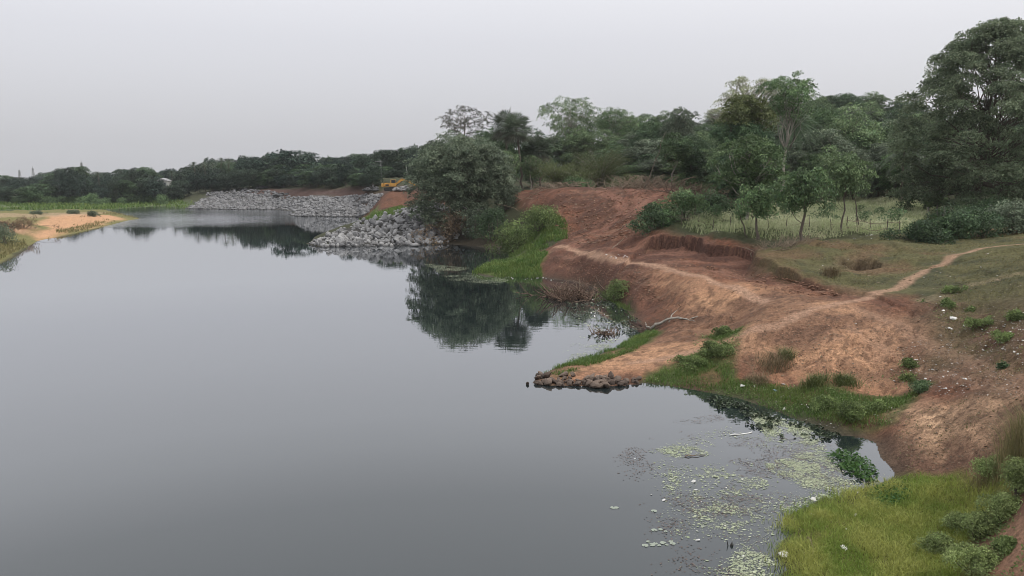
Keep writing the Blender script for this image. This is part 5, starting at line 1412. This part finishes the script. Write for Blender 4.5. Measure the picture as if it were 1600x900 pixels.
# fallen branch on the bank
m = MB(); pa, pb, pc = hit(1018, 516), hit(1060, 500), hit(1090, 497)
up = np.array([0, 0, .12])
m.add(*tube_vf(np.concatenate([bend(pa + up, pb + up * 1.5, 5, .05, r), bend(pb + up * 1.5, pc + up, 4, .05, r)[1:]]), np.linspace(.13, .035, 8), 7))
stick(m, pb + up, hit(1086, 505) + up, .06, .02, r); stick(m, hit(1045, 506) + up, hit(1058, 492) + up * 3, .05, .015, r); stick(m, pa + up, hit(1008, 508) + up * 2, .07, .02, r)
tag(m.build('fallen_branch', PALEBARK, None, True), 'pale fallen branch lying on the bare bank above the cove', 'branch')
for a, b_, r0, lab in [((955, 389), (974, 377), .05, 'pale crooked root sticking out of the eroded bank, left one'), ((981, 388), (975, 372), .05, 'pale upright root in the eroded bank, right one'), ((968, 359), (982, 353), .05, 'short pale stick on the slope above the roots')]:
    m = MB(); stick(m, hit(*a) + [0, 0, -.05], hit(*b_) + np.array([0, -.3, .35]), r0, r0 * .5, r); tag(m.build('root', DEADWOOD, None, True), lab, 'root')
m = MB(); p = hit(906, 466); s = p[1] / FOC
stick(m, p - [0, 0, .3], p + np.array([-2, 0, 38]) * s, .035, .015, r); stick(m, p + np.array([0, 0, 18]) * s, p + np.array([6, 0, 32]) * s, .02, .01, r); stick(m, p + np.array([-1, 0, 24]) * s, p + np.array([-16, 0, 30]) * s, .02, .008, r)
tag(m.build('dead_sapling', DEADWOOD, None, True), 'thin dead sapling standing in the cove behind the branch heap', 'dead sapling')
m = MB(); a, b_ = at_z(1140, 680, .02), at_z(1175, 675, .03); stick(m, a, b_, .028, .024, r, .005)
WHITE = solid('weathered white plastic', (.62, .62, .60), .5, var=.12, scale=4)
tag(m.build('floating_pole', WHITE, None, True), 'straight white pole floating beside the dark water plants', 'pole')
m = MB(); p = at_z(1141, 853, 0)
stick(m, p + [-.02, 0, -.1], p + [-.10, 0, .16], .02, .008, r); stick(m, p + [.02, 0, -.1], p + [.06, .02, .10], .035, .02, r); m.add(rock_v(r, ICO1, 5) * .07 + p + [.04, 0, .04], ICO1[1])
tag(m.build('snag', solid('black wet wood', (.02, .018, .015), .5)), 'small black snag poking out of the duckweed water', 'snag')
m = MB(); a = hit(1261, 850); b_ = hit(1268, 875); stick(m, b_, a + [0, 0, .25], .012, .008, r); tag(m.build('dry_stalk', DEADWOOD), 'dry pale stalk leaning in the marsh grass', 'stalk')
m = MB(); a, b_ = at_z(1070, 713, .02), at_z(1102, 711, .02); stick(m, a, b_, .025, .012, r); tag(m.build('floating_twig', BROWNWOOD), 'dark twig floating in the oval duckweed patch', 'twig')

# tall reeds at the right edge
r = np.random.default_rng(861)
REED = leafy('reed blades', (.15, .15, .06), (.30, .24, .13), .2, 0)
TUFT = leafy('dry tuft blades', (.10, .085, .04), (.24, .18, .11), .2, 0); GTUFT = leafy('green tuft blades', (.07, .10, .03), (.15, .16, .06), .2, 0)
for px, py, w, h, n, mt, lab in [(1272, 602, 34, 22, 700, GTUFT, 'low olive grass tuft at the front of the bare mound'), (1320, 599, 36, 18, 700, GTUFT, 'wider olive grass tuft right of the low one at the front of the bare mound'), (1210, 572, 50, 28, 380, TUFT, 'dry straggly tuft on the left face of the bare mound'), (1228, 560, 22, 22, 300, GTUFT, 'green tuft just above the straggly dry one on the mound'), (1297, 430, 24, 20, 420, TUFT, 'dry grass tuft left of the dug hole'), (1185, 596, 40, 14, 400, TUFT, 'dead grass fringe below the left face of the mound')]:
    b = hit(px, py); s = b[1] / FOC; W_ = w * s; P = r.normal(size=(n, 3)) * [W_ * .26, W_ * .22, 0]; P[:, 2] = ground(b[0] + P[:, 0], b[1] + P[:, 1]) - b[2] - .02
    V, F = blade_vf(P, h * s * (.4 + .8 * r.random(n)), .022, 1.0, r); mb = MB(); mb.add(V, F, np.repeat(.6 + .7 * r.random(n), 5), np.repeat(r.random(n), 5))
    o = mb.build('grass_tuft', mt); o.location = b; tag(o, lab, 'grass tuft')
for px, py, w, n, h, lab in [(1592, 712, 50, 900, 1.9, 'tall brown green reeds at the right edge above the marsh'), (1552, 742, 40, 500, .8, 'shorter grass clump left of the tall reeds')]:
    b = hit(px, py); s = b[1] / FOC; P = r.normal(size=(n, 3)) * [w * s * .28, w * s * .3, 0]; P[:, 2] = ground(b[0] + P[:, 0], b[1] + P[:, 1]) - b[2]
    V, F = blade_vf(P, h * (.5 + .6 * r.random(n)), .014, .4, r); mb = MB(); mb.add(V, F, np.repeat(.7 + .6 * r.random(n), 5), np.repeat(r.random(n), 5))
    o = mb.build('reed_clump', REED); o.location = b; tag(o, lab, 'reeds')

# ================================================================ EXCAVATOR, POLES, HOUSE, MASTS
YEL = solid('yellow machine paint', (.42, .22, .045), .55, var=.12, scale=2, spec=.4)
DKM = solid('dark greasy steel', (.03, .028, .027), .7, var=.3)
GLS, gn_, gb_ = new_mat('cab glass'); gb_.inputs['Base Color'].default_value = (.03, .04, .045, 1); gb_.inputs['Roughness'].default_value = .1
b = base_at(612, 206, 299)
ex = thing('excavator', 'yellow tracked excavator reaching its arm to the right on the red embankment', 'excavator', b + [0, 0, .02], math.radians(10))
def part(name, mat, par, *vfs, shade=False):
    mb = MB()
    for v in vfs: mb.add(v[0], v[1])
    return mb.build(name, mat, par, shade)
def stad(cx, cz, L, h, n=7):
    rr = h / 2; a = np.linspace(-np.pi / 2, np.pi / 2, n)
    return [(cx + L / 2 - rr + rr * math.cos(t), cz + rr * math.sin(t)) for t in a] + [(cx - L / 2 + rr - rr * math.cos(t), cz - rr * math.sin(t)) for t in a]
for y in (-1.3, .75):
    tk = part('track', DKM, ex, prism_vf(stad(0, .48, 4.3, .95), y, y + .58))
    for x in (-1.6, -.8, 0, .8, 1.6):
        part('roller', DKM, tk, prism_vf(stad(x, .45, .5, .5), y - .05, y))
part('undercarriage', DKM, ex, box_vf(0, 0, .62, 2.6, 1.6, .45, .06), prism_vf(stad(0, .96, 1.6, .2), -.8, .8))
body = part('body', YEL, ex, box_vf(-.5, 0, 1.55, 3.5, 2.7, .85, .08), box_vf(-1.1, .25, 2.08, 1.9, 1.9, .26, .06))
part('grille', DKM, body, box_vf(-1.2, -1.357, 1.6, .9, .02, .45))
part('stripe', DKM, body, box_vf(-.5, -1.357, 1.2, 3.3, .02, .1))
part('counterweight', YEL, ex, box_vf(-2.5, 0, 1.55, .62, 2.7, 1.05, .18))
part('exhaust', DKM, ex, prism_vf(stad(-1.5, 2.35, .16, .34), .5, .64))
cab = part('cab', YEL, ex, box_vf(.45, -.8, 2.05, 1.5, 1.05, .2, .04), box_vf(.45, -.8, 3.02, 1.5, 1.05, .12, .04), *[box_vf(.45 + sx * .7, -.8 + sy * .47, 2.55, .09, .09, .86) for sx in (-1, 1) for sy in (-1, 1)], box_vf(-.1, -.8, 2.55, .08, 1.0, .85))
part('window', GLS, cab, box_vf(.5, -1.29, 2.55, 1.15, .03, .82), box_vf(.5, -.31, 2.55, 1.15, .03, .82)); part('windscreen', GLS, cab, box_vf(1.17, -.8, 2.55, .03, .82, .82))
part('boom', YEL, ex, prism_vf([(.75, 1.75), (1.1, 1.6), (3.0, 2.75), (4.7, 2.55), (4.8, 2.85), (3.0, 3.38), (2.5, 3.3)], -.05, .4))
part('stick', YEL, ex, prism_vf([(4.35, 2.95), (4.7, 3.0), (6.9, 1.35), (6.7, 1.15), (4.5, 2.45)], .0, .34))
part('bucket', YEL, ex, prism_vf([(6.75, 1.4), (7.2, 1.2), (7.25, .6), (6.8, .15), (6.1, .2), (6.0, .4), (6.5, .6), (6.6, 1.0)], -.4, .75))
for y in (-.2, .46):
    p = part('hydraulic_cylinder', DKM, ex, tube_vf(np.array([[1.2, y, 1.35], [2.0, y, 2.0]]), .1, 8), tube_vf(np.array([[2.0, y, 2.0], [2.8, y, 2.7]]), .055, 8))
part('hydraulic_cylinder', DKM, ex, tube_vf(np.array([[2.8, .17, 3.35], [3.7, .17, 3.3]]), .1, 8), tube_vf(np.array([[3.7, .17, 3.3], [4.5, .17, 3.0]]), .055, 8))

CONC = solid('grey concrete pole', (.20, .20, .20), .8)
def pole(name, label, cat, px, Y, top, arms, seed, rad=.12, twin=0, base=None):
    b = base_at(px, Y, top); H = float(at_y(px, top, Y)[2] - b[2]); t = thing(name, label, cat, b)
    part('shaft', CONC, t, tube_vf(np.array([[0, 0, -.3], [0, 0, H]]), [rad, rad * .75], 8), shade=True)
    if twin: part('shaft', CONC, t, tube_vf(np.array([[twin, 0, -.3], [twin, 0, H * .8]]), [rad, rad * .75], 8), shade=True)
    for h, w, off in arms: part('crossarm', CONC, t, box_vf(off, 0, H * h, w, .12, .13))
    return t
pole('utility_pole', 'pair of grey poles with crossbars beyond the excavator arm', 'utility pole', 635, 222, 260, [(.62, 1.6, .7), (.40, 1.6, .7)], 1, twin=1.35)
pole('utility_pole', 'grey pole with crossbars standing among trees left of the excavator', 'utility pole', 595, 232, 250, [(.93, 2.2, -.7), (.72, 2.2, -.7)], 2)
def mast(label, px, Y, top):
    b = base_at(px, Y, top); H = float(at_y(px, top, Y)[2] - b[2]); t = thing('radio_mast', label, 'mast', b)
    legs, br = [], MB(); w0, w1 = 1.3, .35
    for sx, sy in ((-1, -1), (1, -1), (1, 1), (-1, 1)):
        part('leg', CONC, t, tube_vf(np.array([[sx * w0, sy * w0, -.3], [sx * w1, sy * w1, H]]), .16, 5))
    for k in range(10):
        f0, f1 = k / 10, (k + 1) / 10; a, c = w0 + (w1 - w0) * f0, w0 + (w1 - w0) * f1
        for s in ((1, 1), (1, -1), (-1, -1), (-1, 1)):
            e0 = np.array([s[0] * a, s[1] * a, H * f0]); e1 = np.array([-s[1] * c, s[0] * c, H * f1]); br.add(*tube_vf(np.array([e0, e1]), .07, 4))
    br.build('bracing', CONC, t); part('aerial', CONC, t, tube_vf(np.array([[0, 0, H], [0, 0, H * 1.12]]), .1, 5))
mast('tall thin lattice mast beyond the far left tree line', 127, 560, 254); mast('short lattice mast in the haze above the far left trees, middle of three', 51, 640, 263); mast('lattice mast farthest left beyond the trees', 30, 660, 266)
# house among the far trees
WALL = solid('whitewashed wall', (.40, .40, .38), .85, var=.06); ROOFM = solid('pale sheet roof', (.30, .30, .30), .6); 
b = base_at(257, 345); b[2] = float(at_y(258, 293, 345)[2]); hz = b[2] - float(ground(b[0], b[1])[0])
hs_ = thing('house', 'small white house half hidden among the distant trees', 'house', b - [0, 0, hz])
wl = part('wall', WALL, hs_, box_vf(0, 0, (hz + 3) / 2, 5.2, 4, hz + 3)); part('roof', ROOFM, hs_, prism_vf([(-3, hz + 3.02), (3, hz + 3.02), (0, hz + 4.3)], -2.4, 2.4))
for x in (-1.3, 1.3): part('window', GLS, hs_, box_vf(x, -2.012, hz + 1.7, .9, .02, 1.1))
part('door', DKM, hs_, box_vf(0, -2.012, hz + 1.1, .9, .02, 1.9))

# ================================================================ LITTER
PALE = rock_mat('dirty white litter', (.45, .44, .42), (.74, .73, .70), 4)
PINK = solid('faded pink plastic', (.55, .27, .22), .5); LBLUE = solid('pale blue plastic', (.30, .45, .60), .4); 
r = np.random.default_rng(901)
def scrap_v(r, flat=.35):
    V = rock_v(r, ICO1, 4, (1, .75, flat)); return V + r.normal(size=V.shape) * .12 * (1, 1, .5)
sm = []
for i in range(8):
    mb = MB(); mb.add(scrap_v(r), ICO1[1]); sm.append(mb.mesh('plastic_scrap', PALE))
def litter(x, y, s, label, group=None, mat=None, name='plastic_scrap', cat='litter', z=1.0):
    p = hit(x, y)
    if mat:
        mb = MB(); mb.add(scrap_v(r, .5), ICO1[1]); me = mb.mesh(name, mat)
    else: me = sm[r.integers(8)]
    o = bpy.data.objects.new(name, me); C.objects.link(o)
    o.location = p + np.array([0, 0, s * .18]); o.scale = (s, s, s * z); o.rotation_euler = (r.normal() * .2, r.normal() * .2, r.random() * 6.28)
    return tag(o, label, cat, group)
for x, y, s, lab in [(1337, 506, .09, 'white scrap alone on top of the bare mound'), (1397, 596, .11, 'white lump at the right foot of the bare mound'), (1490, 498, .20, 'largest white sheet scrap on the right slope'), (1507, 509, .10, 'round white scrap just below the largest sheet on the right slope'),
                     (1485, 514, .15, 'flat white scrap left below the round one on the right slope'), (1393, 578, .07, 'pinkish white scrap left of the leafy weed'), (1160, 604, .20, 'crumpled grey white bag on the green ledge'), (1179, 604, .09, 'white scrap right of the crumpled bag on the green ledge'),
                     (1224, 601, .12, 'white scrap at the upper edge of the green ledge'), (1225, 640, .10, 'white scrap at the dark plants beside the ledge'), (1392, 638, .09, 'white scrap on bare ground right of the green ledge'), (1224, 868, .17, 'white bottle-shaped scrap at the left edge of the marsh grass'),
                     (1337, 806, .11, 'white bag standing in the marsh grass'), (1267, 804, .09, 'white scrap at the top left of the marsh grass'), (1323, 828, .09, 'pale scrap in the middle of the marsh grass'), (1318, 857, .14, 'brownish sheet scrap in the marsh grass'), (1083, 753, .10, 'white sheet scrap floating among duckweed'),
                     (1087, 766, .08, 'small white box floating below the white sheet'), (1037, 782, .08, 'white lump floating left on the open water'), (1090, 844, .08, 'white lump floating near the black snag'), (1270, 781, .12, 'long pale scrap at the duckweed edge'), (1340, 770, .08, 'white scrap beside the creeping plants'), (1160, 749, .06, 'white speck floating above the marsh')]:
    litter(x, y, s * 1.15, lab)
litter(1211, 611, .14, 'pale blue bag on the green ledge', mat=LBLUE, name='plastic_bag', cat='plastic bag'); litter(1317, 650, .11, 'faded pink bag at the end of the green ledge', mat=PINK, name='plastic_bag', cat='plastic bag')
for pts, n, s0, s1, lab, grp in [([(1400, 555), (1440, 560), (1500, 580), (1530, 600), (1480, 610), (1420, 580)], 26, .03, .10, 'small pale scrap in the rubbish-strewn gully', 'scraps in the gully'), ([(1500, 500), (1600, 500), (1600, 560), (1530, 550)], 30, .03, .10, 'small pale scrap on the weedy slope at the right edge', 'scraps on the right slope'),
                                 ([(1440, 460), (1500, 450), (1500, 490), (1450, 490)], 12, .04, .10, 'small pale scrap among the weeds at the top of the right slope', 'scraps at the top of the right slope'), ([(940, 398), (1000, 398), (1005, 404), (945, 404)], 14, .06, .13, 'small white scrap in the row below the eroded bank', 'scraps below the eroded bank'),
                                 ([(1330, 368), (1400, 366), (1400, 374), (1330, 377)], 10, .06, .13, 'small white scrap at the foot of the stick fence', 'scraps at the fence foot'), ([(1250, 385), (1560, 385), (1560, 440), (1400, 445), (1260, 440)], 14, .04, .09, 'tiny white scrap on the short dry grass', 'scraps on the dry grass'),
                                 ([(1180, 600), (1330, 640), (1380, 650), (1260, 650)], 16, .03, .08, 'tiny pale scrap in the grass of the green ledge', 'scraps on the green ledge'), ([(960, 700), (1200, 690), (1220, 780), (1180, 890), (1060, 880), (1000, 760)], 14, .02, .045, 'tiny white speck floating on the weedy water', 'specks floating on the water'),
                                 ([(760, 428), (850, 434), (890, 440), (800, 436)], 16, .05, .12, 'tiny white scrap at the waterline of the cove', 'scraps along the cove waterline'), ([(900, 455), (980, 480), (990, 505), (930, 500)], 16, .04, .10, 'tiny white scrap floating in the weedy cove', 'scraps floating in the cove')]:
    for x, y in px_in(pts, n, r): litter(x, y, (s0 + (s1 - s0) * r.random() ** 2) * 1.2, lab, grp)
mb = MB()
for pts, n in [([(1400, 540), (1600, 490), (1640, 560), (1600, 620), (1480, 620), (1410, 600)], 900), ([(1440, 470), (1620, 440), (1620, 520), (1480, 520)], 300), ([(1180, 590), (1400, 640), (1300, 670), (1180, 630)], 160)]:
    P = px_in(pts, n, r); H = hits(P[:, 0], P[:, 1])
    for k in range(n):
        s = .012 + .035 * r.random() ** 3; V = base[k % 6]
        mb.add(V * s * (1.4, 1, .5) + H[k] + [0, 0, s * .3], ICO1[1], .35 + .7 * r.random())
tag(mb.build('rubbish_flecks', PALE), 'fine pale rubbish strewn over the right slope', 'rubbish', None, 'stuff')
# lily leaves
lm = MB(); a = np.linspace(.25, 6.03, 16); lm.add(np.array([[0, 0, 0]] + [[math.cos(t), math.sin(t), .03 * math.sin(3 * t)] for t in a]), np.array([[0, i, i + 1] for i in range(1, 16)]))
LILY = lm.mesh('lily_leaf', solid('pale lily leaf', (.24, .27, .22), .4))
for x, y in [(1008, 852), (1013, 846), (1019, 851), (1024, 849), (1030, 852), (1036, 848), (1042, 851), (1048, 846), (1051, 849), (1022, 828), (1032, 827), (1040, 830), (1022, 798), (958, 793), (963, 793), (1098, 822)]:
    o = bpy.data.objects.new('lily_leaf', LILY); C.objects.link(o); p = at_z(x, y, .012); o.location = p; s = .05 + .05 * r.random(); o.scale = (s, s, s); o.rotation_euler.z = r.random() * 6.28
    tag(o, 'pale round leaf floating on the open lower water', 'lily leaf', 'floating lily leaves')

# ================================================================ HAZE
hm = bpy.data.materials.new('thin haze'); hm.use_nodes = True; hn = hm.node_tree
for n in list(hn.nodes):
    if n.type != 'OUTPUT_MATERIAL': hn.nodes.remove(n)
pv = hn.nodes.new('ShaderNodeVolumePrincipled'); pv.inputs['Density'].default_value = .00010; pv.inputs['Color'].default_value = (.90, .93, .97, 1); pv.inputs['Anisotropy'].default_value = .2
hn.links.new(pv.outputs[0], hn.nodes['Material Output'].inputs['Volume'])
zmax = max(float(ZZ.max()) + 30, 70)
mb = MB(); lo, hi = np.array([-2600., -60, float(ZZ.min()) - 1]), np.array([2600., 1850, zmax])
mb.add(*box_vf(*((lo + hi) / 2), *(hi - lo))); tag(mb.build('haze', hm), 'thin grey haze over the river and woods', 'haze', None, 'stuff')
# saplings and taller scrub standing in the field
_fs = None
r = np.random.default_rng(951)
for px, Y in [(1120, 84), (1152, 92), (1165, 82), (1205, 88), (1228, 98), (1290, 90), (1310, 84), (1352, 86), (1378, 95), (1402, 84), (1345, 104), (1245, 108), (1180, 104), (1420, 102), (1300, 108), (1140, 100)]:
    b = base_at(px, Y)
    if _fs is None:
        m, cl = shrub_mb(1.9, 2.6, 952, 900, .2, 12, hue=.3)
        _fs = thing('field_shrub', 'low green shrub standing among the pale weeds of the fenced field', 'bush', b, 0, 'shrubs among the field weeds')
        st = MB()
        for c, q, _ in cl: st.add(*tube_vf(bend((c[0] * .2, c[1] * .2, -.1), c, 4, .08, r), [.03, .025, .02, .012], 4))
        st.build('stems', BARK, _fs); m.build('leaves', LEAF['mid'], _fs)
    else:
        dup(_fs, b, r.random() * 6.28, .6 + .75 * r.random())
